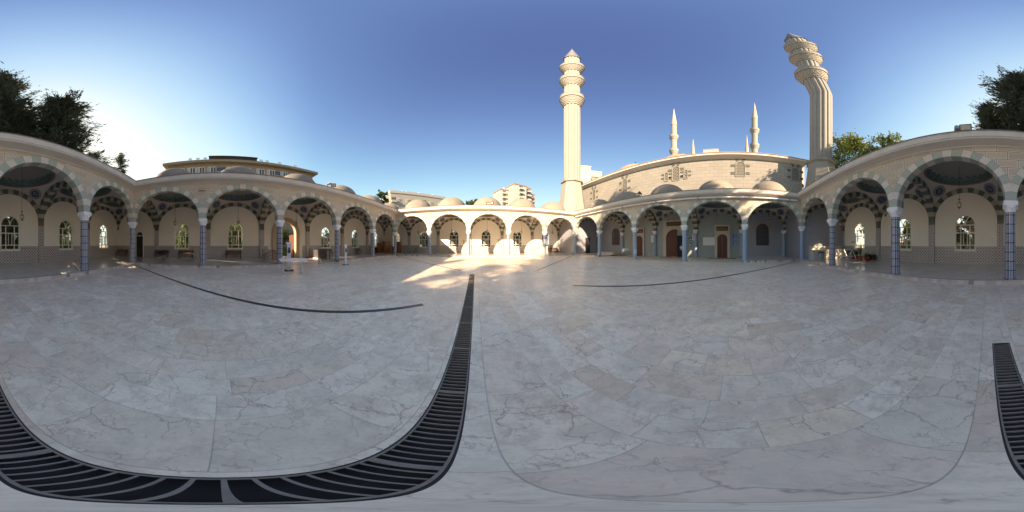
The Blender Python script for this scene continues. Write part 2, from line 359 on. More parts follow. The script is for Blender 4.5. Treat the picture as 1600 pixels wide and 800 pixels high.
# ------------------------------------------------------------------ mesh helper
class MB:
    def __init__(s, xf=None): s.v = []; s.f = []; s.mi = []; s.uv = []; s.xf = xf or (lambda a, b, c: (a, b, c))
    def face(s, pts, mi=0, uv=None):
        w = [Vector(s.xf(*p)) for p in pts]
        if uv is None:
            n = Vector((0, 0, 0))
            for i in range(1, len(w)-1): n += (w[i]-w[0]).cross(w[i+1]-w[0])
            ax = max(range(3), key=lambda k: abs(n[k]))
            uv = [(q.x, q.y) if ax == 2 else ((q.y, q.z) if ax == 0 else (q.x, q.z)) for q in w]
        b = len(s.v); s.v += w; s.f.append(tuple(range(b, b+len(w)))); s.mi.append(mi); s.uv += list(uv)
    def box(s, a, b, mi=0, skip=()):
        x0, y0, z0 = a; x1, y1, z1 = b
        if x0 > x1: x0, x1 = x1, x0
        if y0 > y1: y0, y1 = y1, y0
        if z0 > z1: z0, z1 = z1, z0
        F = {'-z': [(x0,y0,z0),(x0,y1,z0),(x1,y1,z0),(x1,y0,z0)], '+z': [(x0,y0,z1),(x1,y0,z1),(x1,y1,z1),(x0,y1,z1)],
             '-y': [(x0,y0,z0),(x1,y0,z0),(x1,y0,z1),(x0,y0,z1)], '+y': [(x1,y1,z0),(x0,y1,z0),(x0,y1,z1),(x1,y1,z1)],
             '-x': [(x0,y1,z0),(x0,y0,z0),(x0,y0,z1),(x0,y1,z1)], '+x': [(x1,y0,z0),(x1,y1,z0),(x1,y1,z1),(x1,y0,z1)]}
        for k, q in F.items():
            if k not in skip: s.face(q, mi)
    def bar(s, p0, p1, w, h=None, mi=0):
        """rectangular or square bar between two 3-D points"""
        h = h or w; p0 = Vector(p0); p1 = Vector(p1); d = (p1-p0).normalized()
        up = Vector((0, 0, 1)) if abs(d.z) < .9 else Vector((0, 1, 0))
        a = d.cross(up).normalized()*w/2; b = d.cross(a).normalized()*h/2
        q = [a+b, a-b, -a-b, -a+b]
        A = [p0+k for k in q]; B = [p1+k for k in q]
        for i in range(4): s.face([A[i], A[(i+1) % 4], B[(i+1) % 4], B[i]], mi)
        s.face(A[::-1], mi); s.face(B, mi)
    def tube(s, pts, rads, n=10, mi=0, cap=True):
        pts = [Vector(p) for p in pts]
        if not isinstance(rads, (list, tuple)): rads = [rads]*len(pts)
        rings = []
        for i, p in enumerate(pts):
            d = (pts[min(i+1, len(pts)-1)]-pts[max(i-1, 0)]).normalized()
            up = Vector((0, 0, 1)) if abs(d.z) < .95 else Vector((1, 0, 0))
            a = d.cross(up).normalized(); b = d.cross(a)
            rings.append([p+(a*cos(2*pi*k/n)+b*sin(2*pi*k/n))*rads[i] for k in range(n)])
        for i in range(len(rings)-1):
            for k in range(n):
                s.face([rings[i][k], rings[i][(k+1) % n], rings[i+1][(k+1) % n], rings[i+1][k]], mi)
        if cap: s.face(rings[0], mi); s.face(rings[-1], mi)
    def lathe(s, prof, c=(0, 0), n=24, mi=0, ph=0, off=None, rmod=None):
        """prof: list (r,z[,mi]); uv = (angle fraction, metres / index)"""
        off = off or (lambda z: (0, 0))
        def P(r, z, k):
            a = 2*pi*k/n+ph; rr = r*(rmod(a, z) if rmod else 1); o = off(z)
            return (c[0]+rr*cos(a)+o[0], c[1]+rr*sin(a)+o[1], z)
        for i in range(len(prof)-1):
            r0, z0 = prof[i][:2]; r1, z1 = prof[i+1][:2]; q = prof[i][2] if len(prof[i]) > 2 else mi
            for k in range(n):
                u0, u1 = k/n, (k+1)/n; v0, v1 = i/(len(prof)-1), (i+1)/(len(prof)-1)
                pts = [P(r0, z0, k), P(r0, z0, k+1), P(r1, z1, k+1), P(r1, z1, k)]; uv = [(u0, v0), (u1, v0), (u1, v1), (u0, v1)]
                if r1 < 1e-5: pts = pts[:3]; uv = uv[:3]
                elif r0 < 1e-5: pts = [pts[0]]+pts[2:]; uv = [uv[0]]+uv[2:]
                s.face(pts, q, uv)
    def build(s, name, mats, parent=None, smooth=False, weld=False, ang=40):
        me = bpy.data.meshes.new(name); me.from_pydata([tuple(q) for q in s.v], [], s.f)
        ul = me.uv_layers.new(name='UVMap'); fl = [c for q in s.uv for c in q]; ul.data.foreach_set('uv', fl)
        me.polygons.foreach_set('material_index', s.mi)
        for k in ([mats] if isinstance(mats, str) else mats): me.materials.append(MAT[k])
        if smooth or weld:
            bm = bmesh.new(); bm.from_mesh(me); bmesh.ops.remove_doubles(bm, verts=bm.verts, dist=1e-4)
            bmesh.ops.recalc_face_normals(bm, faces=bm.faces)
            if smooth:
                for f in bm.faces: f.smooth = True
                for ed in bm.edges:
                    if len(ed.link_faces) == 2 and ed.calc_face_angle(0) > radians(ang): ed.smooth = False
            bm.to_mesh(me); bm.free()
        me.update()
        ob = bpy.data.objects.new(name, me); COL.objects.link(ob)
        if parent: adopt(ob, parent)
        return ob

def adopt(o, p):
    o.parent = p; o.matrix_parent_inverse = Matrix.Translation(-Vector(p.location)) if not p.get('_local') else Matrix.Identity(4)
def tag(o, label=None, cat=None, group=None, kind=None):
    if label: o['label'] = label
    if cat: o['category'] = cat
    if group: o['group'] = group
    if kind: o['kind'] = kind
    return o
def root(name, loc, label, cat, group=None, kind=None, rz=0, local=True):
    o = bpy.data.objects.new(name, None); COL.objects.link(o); o.location = loc; o.rotation_euler = (0, 0, rz)
    o.empty_display_size = .2
    tag(o, label, cat, group, kind)
    if local: o['_local'] = 1
    return o
def kids(o): return list(o.children)
def copy_tree(o, parent=None):
    c = o.copy(); COL.objects.link(c)
    if parent: c.parent = parent
    for ch in kids(o): copy_tree(ch, c)
    return c
def dup(o, loc, rz=0, label=None, scale=None, group=None):
    c = copy_tree(o); c.location = loc; c.rotation_euler = (0, 0, rz)
    if label: c['label'] = label
    if group: c['group'] = group
    if scale: c.scale = (scale,)*3 if not isinstance(scale, tuple) else scale
    return c

def az(px): return radians(px*.225-167.25)
def pol(px, d, z=0): return (CX+d*sin(az(px)), CY+d*cos(az(px)), z)
def meet_x(px, x): k = (x-CX)/sin(az(px)); return CY+k*cos(az(px))
def meet_y(px, y): k = (y-CY)/cos(az(px)); return CX+k*sin(az(px))

# ------------------------------------------------------------------ dimensions
L, W, G, GC = 28.8, 30.7, 5.85, 5.5
ZP, ZC0, ZC, ZT = .17, 3.10, 3.60, 6.36    # platform, capital bottom, capital top = arch centre, top of spandrel
RB, RW = 2.30, .40                          # arch rise, voussoir depth
WX = {'D': lambda s, t, z: (s, -t, z), 'A': lambda s, t, z: (-t, s, z), 'B': lambda s, t, z: (s, W+t, z), 'C': lambda s, t, z: (L+t, s, z)}
WROT = {'B': 0, 'A': pi/2, 'D': pi, 'C': -pi/2}
LEN = {'D': L, 'B': L, 'A': W, 'C': W}

# ================================================================== GROUND
g = MB(); g.face([(-1500, -1500, -.15), (1500, -1500, -.15), (1500, 1500, -.15), (-1500, 1500, -.15)])
tag(g.build('ground', 'grass_ground'), kind='structure')
DX0, DX1, DY0, DY1 = 12.20, 12.48, 4.85, 17.0
g = MB(); z = 0
for x0, x1, y0, y1 in ((-.1, DX0, -.1, W+.1), (DX1, L+GC+.2, -.1, W+.1), (DX0, DX1, -.1, DY0), (DX0, DX1, DY1, W+.1), (-14, -.1, 12.2, 18.5)):
    g.face([(x0, y0, z), (x1, y0, z), (x1, y1, z), (x0, y1, z)])
g.box((DX0, DY0, -.13), (DX1, DY1, -.12), 0, ('-z',))
tag(g.build('courtyard_paving', 'marble_floor'), kind='structure')
# drain
dr = root('floor_drain', ((DX0+DX1)/2, DY0, 0), 'long rusty steel drain grate let into the marble paving', 'drain')
g = MB(); xw = (DX1-DX0)/2; ln = DY1-DY0
g.box((-xw+.001, 0, -.119), (xw-.001, ln, -.10)); g.box((-xw+.001, 0, -.1), (-xw+.012, ln, -.002)); g.box((xw-.012, 0, -.1), (xw-.001, ln, -.002))
flat('dusty_channel', (.05, .042, .036), .9)
g.build('channel', 'dusty_channel', dr)
g = MB()
for sx in (-1, 1): g.box((sx*(xw-.012), 0.01, -.03), (sx*(xw-.024), ln-.01, .004))
k = 0
y = .05
while y < ln-.04:
    g.box((-xw+.024, y, -.028), (xw-.024, y+.012, .002)); y += .062
    k += 1
    if k % 16 == 0: g.box((-xw+.024, y-.02, -.028), (xw-.024, y+.02, .003))
flat('rusty_steel', (.26, .21, .18), .65, .1, .5, 8)
g.build('grate', 'rusty_steel', dr)
# dark diagonal lines
def dline(p0, p1, w, label):
    p0 = Vector(p0); p1 = Vector(p1); d = (p1-p0).normalized(); n = Vector((-d.y, d.x))*w/2
    g = MB(); g.face([(*(p0+n), .004), (*(p0-n), .004), (*(p1-n), .004), (*(p1+n), .004)])
    tag(g.build('inlay_line', 'black_stone'), kind='structure')
diag = Vector((L, W)); dn = diag.normalized(); dm = Vector((L, -W)).normalized(); cen = Vector((L/2, W/2))
dline(Vector((.3, .3)), Vector((0, 0))+dn*16.2, .16, '')
dline(Vector((L-.5, W-.5)), cen+dn*3.2, .13, '')
dline(Vector((.4, W-.5)), cen-dm*4.2, .13, '')
dline(Vector((L-.4, .5)), cen+dm*3.0, .17, '')

# ================================================================== GALLERIES
def ring(mb, sc, a, t0, t1, clip, N=19, faces='fbs', mi=0, b=RB, zc=ZC, smin=-99, smax=99, axis='s', w=RW):
    """voussoir ring; axis 's' = arch runs along s; 't' = arch runs along t (t0,t1 are then s0,s1)"""
    def cl(x): return max(smin, min(smax, x))
    def pt(q, d, z): return (q, d, z) if axis == 's' else (d, q, z)
    sub = 3; n = N*sub; P = []
    for i in range(n+1):
        th = pi*i/n; c = cos(th); sn = sin(th)
        pi_ = (a*c, zc+b*sn); f = 1.0
        if (a+w)*abs(c) > clip and abs(c) > 1e-6: f = max(0.0, (clip-a*abs(c))/(w*abs(c)))
        pe = (a*c+w*c*f, zc+(b+0)*sn+w*sn*f)
        P.append((cl(sc+pi_[0]), pi_[1], cl(sc+pe[0]), pe[1], f))
    for i in range(n):
        A, B = P[i], P[i+1]; u0, u1 = i/sub+.0001, (i+1)/sub-.0001
        if 'f' in faces: mb.face([pt(A[0], t0, A[1]), pt(B[0], t0, B[1]), pt(B[2], t0, B[3]), pt(A[2], t0, A[3])], mi, [(u0, 0), (u1, 0), (u1, B[4]), (u0, A[4])])
        if 'b' in faces: mb.face([pt(A[0], t1, A[1]), pt(B[0], t1, B[1]), pt(B[2], t1, B[3]), pt(A[2], t1, A[3])], mi, [(u0, 0), (u1, 0), (u1, B[4]), (u0, A[4])])
        if 's' in faces: mb.face([pt(A[0], t0, A[1]), pt(A[0], t1, A[1]), pt(B[0], t1, B[1]), pt(B[0], t0, B[1])], mi, [(u0, .05), (u0, .95), (u1, .95), (u1, .05)])
        if 'e' in faces: mb.face([pt(A[2], t0, A[3]), pt(A[2], t1, A[3]), pt(B[2], t1, B[3]), pt(B[2], t0, B[3])], mi, [(u0, .1), (u0, .9), (u1, .9), (u1, .1)])
    return P

def spandrel(mb, sc, hw, a, t, mi, ztop=ZT, smin=-99, smax=99):
    """wall above an arch up to ztop, from the extrados"""
    pts = [(-hw, None)]
    n = 48
    for i in range(n+1):
        th = pi-pi*i/n; x = (a+RW)*cos(th)
        if abs(x) < hw-1e-4: pts.append((x, ZC+(RB+RW)*sin(th)))
    pts.append((hw, None))
    ez = ZC+(RB+RW)*sqrt(max(0, 1-(hw/(a+RW))**2)) if hw < a+RW else ZC
    pts = [(x, ez if z is None else z) for x, z in pts]
    for (x0, z0), (x1, z1) in zip(pts, pts[1:]):
        X0 = max(smin, min(smax, sc+x0)); X1 = max(smin, min(smax, sc+x1))
        if X1-X0 > 1e-5: mb.face([(X0, t, z0), (X1, t, z1), (X1, t, ztop), (X0, t, ztop)], mi)

def holed(mb, s0, s1, z0, z1, t, ops, mi=0, reveal=None, rmi=None):
    """vertical wall face at depth t with arched openings (sc, half width, sill, spring, rise)"""
    xs = {s0, s1}
    for sc, h, sill, spr, rise in ops:
        for i in range(13): xs.add(round(sc+h*cos(pi*i/12), 5))
    xs = sorted(x for x in xs if s0 <= x <= s1)
    for x0, x1 in zip(xs, xs[1:]):
        if x1-x0 < 1e-5: continue
        mid = (x0+x1)/2; op = None
        for o in ops:
            if abs(mid-o[0]) < o[1]: op = o
        if not op: mb.face([(x0, t, z0), (x1, t, z0), (x1, t, z1), (x0, t, z1)], mi); continue
        sc, h, sill, spr, rise = op
        zt = lambda x: spr+rise*sqrt(max(0, 1-((x-sc)/h)**2))
        if sill > z0: mb.face([(x0, t, z0), (x1, t, z0), (x1, t, min(sill, z1)), (x0, t, min(sill, z1))], mi)
        a0, a1 = zt(x0), zt(x1)
        if min(a0, a1) < z1: mb.face([(x0, t, min(a0, z1)), (x1, t, min(a1, z1)), (x1, t, z1), (x0, t, z1)], mi)
        if reveal is not None and spr < z1:
            mb.face([(x0, t, a0), (x1, t, a1), (x1, reveal, a1), (x0, reveal, a0)], mi if rmi is None else rmi)
    if reveal is not None:
        for sc, h, sill, spr, rise in ops:
            for sg in (-1, 1):
                za, zb = max(sill, z0), min(spr, z1)
                if zb > za: mb.face([(sc+sg*h, t, za), (sc+sg*h, reveal, za), (sc+sg*h, reveal, zb), (sc+sg*h, t, zb)], mi if rmi is None else rmi)
            if z0 <= sill <= z1: mb.face([(sc-h, t, sill), (sc+h, t, sill), (sc+h, reveal, sill), (sc-h, reveal, sill)], mi if rmi is None else rmi)

def vault_pt(cs, ct, hs, ht, th, f, R=2.15, ZR=6.46):
    k = 1/max(abs(cos(th))/hs, abs(sin(th))/ht)
    x, y = k*cos(th), k*sin(th)
    on_t = abs(abs(y)-ht) < 1e-6      # on the edge parallel to s
    q, ah, a = (x, hs, hs+.39) if on_t else (y, ht, ht+.39)
    z = ZC+(RB+RW)*sqrt(max(0, 1-(q/a)**2))
    x1, y1 = R*cos(th), R*sin(th)
    g_ = sin(f*pi/2)
    return (cs+x+(x1-x)*f, ct+y+(y1-y)*f, z+(ZR-z)*g_)

def vault(mb, cs, ct, hs, ht):
    corners = [atan2(sy*ht, sx*hs) for sx in (1, -1) for sy in (1, -1)]
    ths = sorted(set([round(2*pi*i/72-pi, 6) for i in range(72)]+[round(c, 6) for c in corners]))
    ths.append(ths[0]+2*pi)
    F = 6
    for t0, t1 in zip(ths, ths[1:]):
        for j in range(F):
            mb.face([vault_pt(cs, ct, hs, ht, t0, j/F), vault_pt(cs, ct, hs, ht, t1, j/F), vault_pt(cs, ct, hs, ht, t1, (j+1)/F), vault_pt(cs, ct, hs, ht, t0, (j+1)/F)])

# shared part meshes ---------------------------------------------------------
proto = {}
def proto_mesh(key, fn):
    if key not in proto: proto[key] = fn()
    return proto[key]
def inst(key, name, fn, parent, loc, rz=0):
    """a part that shares its mesh; fn builds the mesh at the origin and returns the object"""
    if key not in proto:
        o = fn(); proto[key] = o.data; ob = o; ob.name = name
    else:
        ob = bpy.data.objects.new(name, proto[key]); COL.objects.link(ob)
    ob.location = loc; ob.rotation_euler = (0, 0, rz)
    if parent: adopt(ob, parent)
    return ob

def mk_shaft(mat, z0):
    def f():
        g = MB(); r = .235; n = 24; zs = [0, .04, .04, ZC0-z0]
        rr = [.30, .30, r+.012, r]
        for i in range(3):
            for k in range(n):
                a0, a1 = 2*pi*k/n, 2*pi*(k+1)/n
                u0, u1 = a0*r, a1*r
                g.face([(rr[i]*cos(a0), rr[i]*sin(a0), zs[i]), (rr[i]*cos(a1), rr[i]*sin(a1), zs[i]), (rr[i+1]*cos(a1), rr[i+1]*sin(a1), zs[i+1]), (rr[i+1]*cos(a0), rr[i+1]*sin(a0), zs[i+1])], 0,
                       [(u0, zs[i]), (u1, zs[i]), (u1, zs[i+1]), (u0, zs[i+1])])
        return g.build('shaft', mat, smooth=True)
    return f
def mk_capital():
    g = MB(); n = 24
    def sq(h, ch, k):
        a = 2*pi*k/n; c, s_ = cos(a), sin(a); m_ = max(abs(c), abs(s_)); x, y = c/m_*h, s_/m_*h
        d = abs(x)+abs(y); lim = 2*h-ch
        if d > lim: q = lim/d; x *= q; y *= q
        return x, y
    def circ(r, k): return r*cos(2*pi*k/n), r*sin(2*pi*k/n)
    levels = [(0, lambda k: circ(.265, k)), (.05, lambda k: circ(.27, k)), (.12, lambda k: sq(.27, .14, k)), (.24, lambda k: sq(.325, .16, k)), (.30, lambda k: sq(.335, .03, k)), (.50, lambda k: sq(.335, .03, k))]
    for (z0, f0), (z1, f1) in zip(levels, levels[1:]):
        for k in range(n):
            g.face([(*f0(k), z0), (*f0(k+1), z0), (*f1(k+1), z1), (*f1(k), z1)])
    g.face([(*levels[-1][1](k), .5) for k in range(n)])
    for sx, sy in ((1, 0), (-1, 0), (0, 1), (0, -1)):   # drop lobes under the abacus
        p = Vector((sx*.30, sy*.30, .12)); g.box((p.x-.05, p.y-.05, .16), (p.x+.05, p.y+.05, .27))
    return g.build('capital', 'white_marble', smooth=True, ang=30)

WH, WS, WSP = .86, 1.22, 3.24      # window half width, sill, spring
def arcpts(cx_, cz, rx, rz_, a0, a1, n): return [(cx_+rx*cos(a0+(a1-a0)*i/n), 0, cz+rz_*sin(a0+(a1-a0)*i/n)) for i in range(n+1)]
def mk_window():
    g = MB(); d = .09
    def B(x0, z0, x1, z1, wd=.07): g.bar((x0, 0, z0), (x1, 0, z1), wd if abs(x1-x0) < abs(z1-z0) else d, d if abs(x1-x0) < abs(z1-z0) else wd)
    h = WH-.045; H = WSP-WS
    B(-h, 0, -h, H, .10); B(h, 0, h, H, .10); B(-WH, .05, WH, .05, .1)
    def arc(pts, wd):
        for p, q in zip(pts, pts[1:]): g.bar(p, q, d, wd)
    arc(arcpts(0, H, h, h, 0, pi, 16), .10)
    B(-h, H, h, H); B(-h, H-.62, h, H-.62); B(-h, .42, h, .42)
    for x in (-.38, .38): B(x, 0, x, H)
    B(.16, .42, .16, H-.62, .05); B(-.15, .42, -.15, H-.62, .04)
    arc(arcpts(-h, H, h, h*1.0, 0, pi*.33, 8), .06); arc(arcpts(h, H, h, h*1.0, pi, pi*.67, 8), .06)
    g.box((-WH-.06, -.16, -.07), (WH+.06, .02, 0))
    return g.build('frame', 'window_white')
def mk_pane():
    g = MB(); pts = [(-WH, .01, .0), (WH, .01, .0)]+[(WH*cos(pi*i/16), .01, WSP-WS+WH*sin(pi*i/16)) for i in range(17)]
    g.face(pts); return g.build('pane', 'window_glass')
def mk_dome():
    g = MB(); prof = [(2.55, 0), (2.55, .22), (2.42, .26)]
    for i in range(0, 13):
        a = pi/2*i/12; prof.append((2.36*cos(a)+1e-9*(i < 12), .30+1.95*sin(a)))
    prof[-1] = (0, 2.25)
    g.lathe(prof, n=48); g.lathe([(.09, 2.23), (.06, 2.35), (0, 2.43)], n=8)
    return g.build('dome', 'dome_concrete', smooth=True)
def mk_inner():
    g = MB(); prof = [(2.15*cos(pi/2*i/10), 1.25*sin(pi/2*i/10)) for i in range(10)]+[(0, 1.25)]
    g.lathe(prof, n=48); return g.build('inner_dome', 'inner_dome_paint', smooth=True)
def mk_rim():
    g = MB(); g.lathe([(2.30, -.10), (2.13, -.13), (2.10, -.02), (2.16, .04)], n=48); return g.build('dome_rim', 'dome_rim_paint', smooth=True)
def mk_med():
    g = MB(); n = 32; R = .56
    g.face([(R*cos(2*pi*k/n), R*sin(2*pi*k/n), 0) for k in range(n)])
    for k in range(n):
        a, b = 2*pi*k/n, 2*pi*(k+1)/n; g.face([(R*cos(a), R*sin(a), 0), (R*cos(b), R*sin(b), 0), (R*cos(b), R*sin(b), -.04), (R*cos(a), R*sin(a), -.04)])
    return g.build('medallion', 'medallion_paint')

DESC = {'D': 'shaded gallery of five blue columned arches below the tall dark trees', 'A': 'shaded gallery of arches with the stone street gateway in the middle',
        'B': 'sunlit far gallery of five arches with grey domes on its roof', 'C': 'sunlit portico of five arches before the mosque doors'}
def gallery(wn):
    xf = WX[wn]; Ls = LEN[wn]; bay = Ls/5; hw = bay/2; a = hw-.26; G_ = GC if wn == 'C' else G
    rt = root('mosque_portico' if wn == 'C' else 'arcade_gallery', xf(Ls/2, 0, 0), DESC[wn], 'portico' if wn == 'C' else 'gallery', 'arcaded galleries round the courtyard', local=False)
    smin, smax = (.25, Ls-.25) if wn in 'AC' else (-.25, Ls+.25)
    centres = [bay*(i+.5) for i in range(5)]
    # --- front arcade
    ga = MB(xf); gw = MB(xf)
    for c in centres:
        ring(ga, c, a, -.25, .25, hw, faces='fbs', smin=max(smin, -99), smax=smax)
        spandrel(gw, c, hw, a, -.25, 0, smin=smin, smax=smax); spandrel(gw, c, hw, a, .25, 0, smin=smin, smax=smax)
    if wn in 'DB':
        for s0, s1 in ((-.25, 0), (Ls, Ls+.25)):
            gw.box((s0, -.25, ZC), (s1, .25, ZT))
        for sc in (0.0, Ls):   # pier under the corner
            pass
    for i in range(0, 6):   # little block over each capital so that no gap shows
        if wn in 'AC' and i in (0, 5): continue
        ga.box((i*bay-.258, -.247, ZC-.002), (i*bay+.258, .247, ZC+.12))
    ga.build('arch_ring', 'voussoir_pale', rt); gw.build('spandrel_wall', 'block_stone', rt)
    # --- cornice and roof, mitred
    gc = MB(xf)
    prof = [(-.25, ZT-.04), (-.30, ZT-.04), (-.34, ZT+.02), (-.55, ZT+.10), (-.72, ZT+.16), (-.76, ZT+.18), (-.76, ZT+.24), (-.80, ZT+.26), (-.80, ZT+.56), (-.84, ZT+.57), (-.84, ZT+.63), (-.60, ZT+.66)]
    pm = [0, 0, 0, 0, 0, 1, 1, 1, 1, 2, 2]
    for (p, q, mi) in zip(prof, prof[1:], pm):
        gc.face([(-p[0], p[0], p[1]), (Ls+p[0], p[0], p[1]), (Ls+q[0], q[0], q[1]), (-q[0], q[0], q[1])], mi)
    gc.build('cornice', ['cove', 'fascia', 'edge_dark'], rt)
    e0 = -G_-.35 if wn in 'DA' else .3 if False else 0
    s0r, s1r = {'D': (-G-.35, L+.6), 'A': (.6, W+G+.35), 'B': (.6, L+.6), 'C': (.6, W-.6)}[wn]
    gr = MB(xf); t1r = G_+(.35 if wn != 'C' else -.01)
    gr.box((s0r, -.60 if wn in 'DB' else -.60, ZT+.60), (s1r, t1r, ZT+.655)) if wn in 'DB' else gr.box((s0r, -.60, ZT+.601), (s1r if wn == 'C' else W-.6, t1r, ZT+.656))
    if wn == 'A': gr.box((W-.6, .6, ZT+.601), (W+G+.35, t1r, ZT+.656))
    gr.build('roof', 'roof_concrete', rt)
    # --- back wall
    if wn == 'C': bs0, bs1 = 0, Ls
    elif wn == 'D': bs0, bs1 = -G, L
    elif wn == 'A': bs0, bs1 = -G, W+G
    else: bs0, bs1 = -G, L
    wins = []
    if wn == 'D': wins = [-G/2]+centres
    if wn == 'A': wins = [centres[0], centres[1], centres[3], centres[4], W+G/2]
    if wn == 'B': wins = [-G/2]+centres
    ops = [(c, WH, WS, WSP, WH) for c in wins]
    if wn == 'A': ops += [(-2.4, .55, ZP, 2.75, .55), (15.35, 1.75, 0, 3.0, 1.75)]
    if wn != 'C':
        gb = MB(xf)
        holed(gb, bs0, bs1, -.1, ZT+.6, G_, ops, 0, reveal=G_+.35)
        holed(gb, bs0-.35, bs1+(.35 if wn == 'A' else 0), -.15, ZT+.6, G_+.35, ops, 0)
        gb.build('back_wall', 'plaster', rt)
        gd = MB(xf)
        segs = [(bs0, bs1)]
        holed(gd, bs0+.001, bs1-.001, 0, 1.54, G_-.025, [(c, WH+.01, WS-.08, 9, .1) for c in wins]+([(-2.4, .62, 0, 9, .1), (15.35, 2.3, 0, 9, .1)] if wn == 'A' else []))
        gd.face([(bs0, G_-.025, 1.54), (bs1, G_-.025, 1.54), (bs1, G_, 1.54), (bs0, G_, 1.54)])
        gd.build('tiled_dado', 'tile_dado', rt)
        for c in wins:
            x, y, _ = xf(c, G_+.10, 0)
            f = inst('winframe', 'window', mk_window, rt, (x, y, WS), WROT[wn])
            pn = inst('winpane', 'pane', mk_pane, None, (x, y, WS), WROT[wn]); pn.parent = f; pn.location = (0, 0, 0); pn.rotation_euler = (0, 0, 0)
    if wn == 'A':
        g = MB(xf); g.box((-2.95, G_+.1, ZP), (-1.85, G_+.16, 2.75)); g.build('door', 'cloth_dark', rt)  # near-black panel: its colour stands in for the shaded interior of the doorway
        g = MB(xf)
        for q in (-2.93, -1.87): g.bar((q, G_-.02, ZP), (q, G_-.02, 2.75), .09, .12)
        g.bar((-2.95, G_-.02, 2.75), (-1.85, G_-.02, 2.75), .09, .09)
        arc_ = [(-2.4+.53*cos(pi*i/10), G_-.02, 2.75+.53*sin(pi*i/10)) for i in range(11)]
        for p_, q_ in zip(arc_, arc_[1:]): g.bar(p_, q_, .09, .12)
        g.build('doorframe', 'window_white', rt)
        g = MB(xf); g.face([(-2.4+.5*cos(pi*i/10), G_+.1, 2.75+.5*sin(pi*i/10)) for i in range(11)]); g.build('fanlight', 'apartment_glass', rt)
        # stone lining of the gateway
        g = MB(xf); ring(g, 15.35, 1.30, G_-.22, G_+.42, 99, N=13, faces='fbse', b=1.35, zc=3.0, w=.5)
        for sg in (-1, 1): g.box((15.35+sg*1.30, G_-.22, 0), (15.35+sg*1.80, G_+.42, 3.0))
        g.build('gateway_arch', 'gate_stone', rt)
    if wn == 'A':
        g = MB(); g.box((-G_-1.75, 16.60, 0), (-G_-.45, 16.68, 2.9)); g.build('gate_leaf', 'door_wood', rt)
    # --- bays (vault, dome, medallions), wall arches, transverse arches
    bays = [(c, hw) for c in centres]
    if wn == 'D': bays = [(-G/2, G/2)]+bays
    if wn == 'A': bays = bays+[(W+G/2, G/2)]
    gt = MB(xf); gv = MB(xf)
    for c, h in bays:
        corner = c < 0 or c > Ls
        lo, hi = c-h, c+h
        i0 = lo+.25 if lo > -G+.1 else lo+.02; i1 = hi-.25 if hi < (W+G-.1) else hi-.02
        if corner: i0, i1 = (-G+.02, -.25) if c < 0 else (Ls+.25, Ls+G-.02)
        cs, hs = (i0+i1)/2, (i1-i0)/2; ct, ht = (.25+G_-.02)/2, (G_-.02-.25)/2
        vault(gv, cs, ct, hs, ht)
        # wall arch on the back wall
        ring(gt, cs, hs-.02, G_-.10, G_, hs+.25, faces='fs', w=RW)
        # transverse / side arches, at both ends of the bay
        x, y, _ = xf(cs, ct, 0)
        inst('inner', 'inner_dome', mk_inner, rt, (x, y, 6.46)); inst('rim', 'dome_rim', mk_rim, rt, (x, y, 6.46))
        inst('dome', 'dome', mk_dome, rt, (x, y, ZT+.55))
        for th in (pi/4, 3*pi/4):
            tha = atan2(ht, hs) if th < pi/2 else pi-atan2(ht, hs)
            p0 = Vector(xf(*vault_pt(cs, ct, hs, ht, tha, .50))); p1 = Vector(xf(*vault_pt(cs, ct, hs, ht, tha, .60)))
            pa = Vector(xf(*vault_pt(cs, ct, hs, ht, tha+.06, .5))); nrm = (p1-p0).cross(pa-p0).normalized()
            ctr = Vector(xf(cs, ct, 4.0))
            if nrm.dot(ctr-p0) < 0: nrm = -nrm
            o = inst('med', 'medallion', mk_med, rt, p0+nrm*.10)
            q = nrm.to_track_quat('Z', 'Y'); o.rotation_euler = q.to_euler()
    tr_at = [bay*i for i in range(1, 5)]
    if wn in 'DB': tr_at = [0]+tr_at
    if wn == 'A': tr_at = [0]+tr_at+[W]
    tc, ta = (.25+G_)/2, (G_-.25)/2-.18
    for s_ in tr_at: ring(gt, tc, ta, s_-.25, s_+.25, (G_-.25)/2, faces='fbs', axis='t')
    if wn == 'D': ring(gt, tc, ta, -G+.1, -G, (G_-.25)/2+.2, faces='fs', axis='t'); ring(gt, tc, ta, L-.12, L, (G_-.25)/2, faces='fs', axis='t')
    if wn == 'A': ring(gt, tc, ta, W+G-.1, W+G, (G_-.25)/2+.2, faces='fs', axis='t')
    if wn == 'B': ring(gt, tc, ta, L-.12, L, (G_-.25)/2, faces='fs', axis='t')
    if wn == 'C':
        ring(gt, tc, ta, .13, .01, (G_-.25)/2, faces='fs', axis='t'); ring(gt, tc, ta, W-.13, W-.01, (G_-.25)/2, faces='fs', axis='t')
    gt.build('inner_arches', 'voussoir_green', rt); gv.build('vault', 'vault_paint', rt, smooth=True, ang=60)
    # --- pilasters
    pil = tr_at+([Ls] if wn in 'DB' else [])
    if wn != 'C':
        for s_ in pil:
            g = MB(xf); e1 = .25 if s_ < Ls-1e-3 or wn == 'A' else 0
            g.box((s_-.25, G_-.20, ZP), (s_+e1, G_, 3.30), 0); g.box((s_-.25, G_-.19, 3.30), (s_+e1, G_, ZC+.02), 1)
            g.build('pilaster', ['tile_dado', 'voussoir_green'], rt)
    else:
        for s_ in tr_at+[.28, Ls-.28]:
            x, y, _ = xf(s_, G_-.12, 0); z0 = 0 if 7 < s_ < 24 else ZP
            sh = inst('cshaft%d' % (z0 > 0), 'wall_column', mk_shaft('tile_column_pale', z0), rt, (x, y, z0))
            cp = inst('capital', 'capital', mk_capital, None, (0, 0, ZC0-z0)); cp.parent = sh
    # --- columns
    ids = range(0, 6) if wn in 'DB' else range(1, 5)
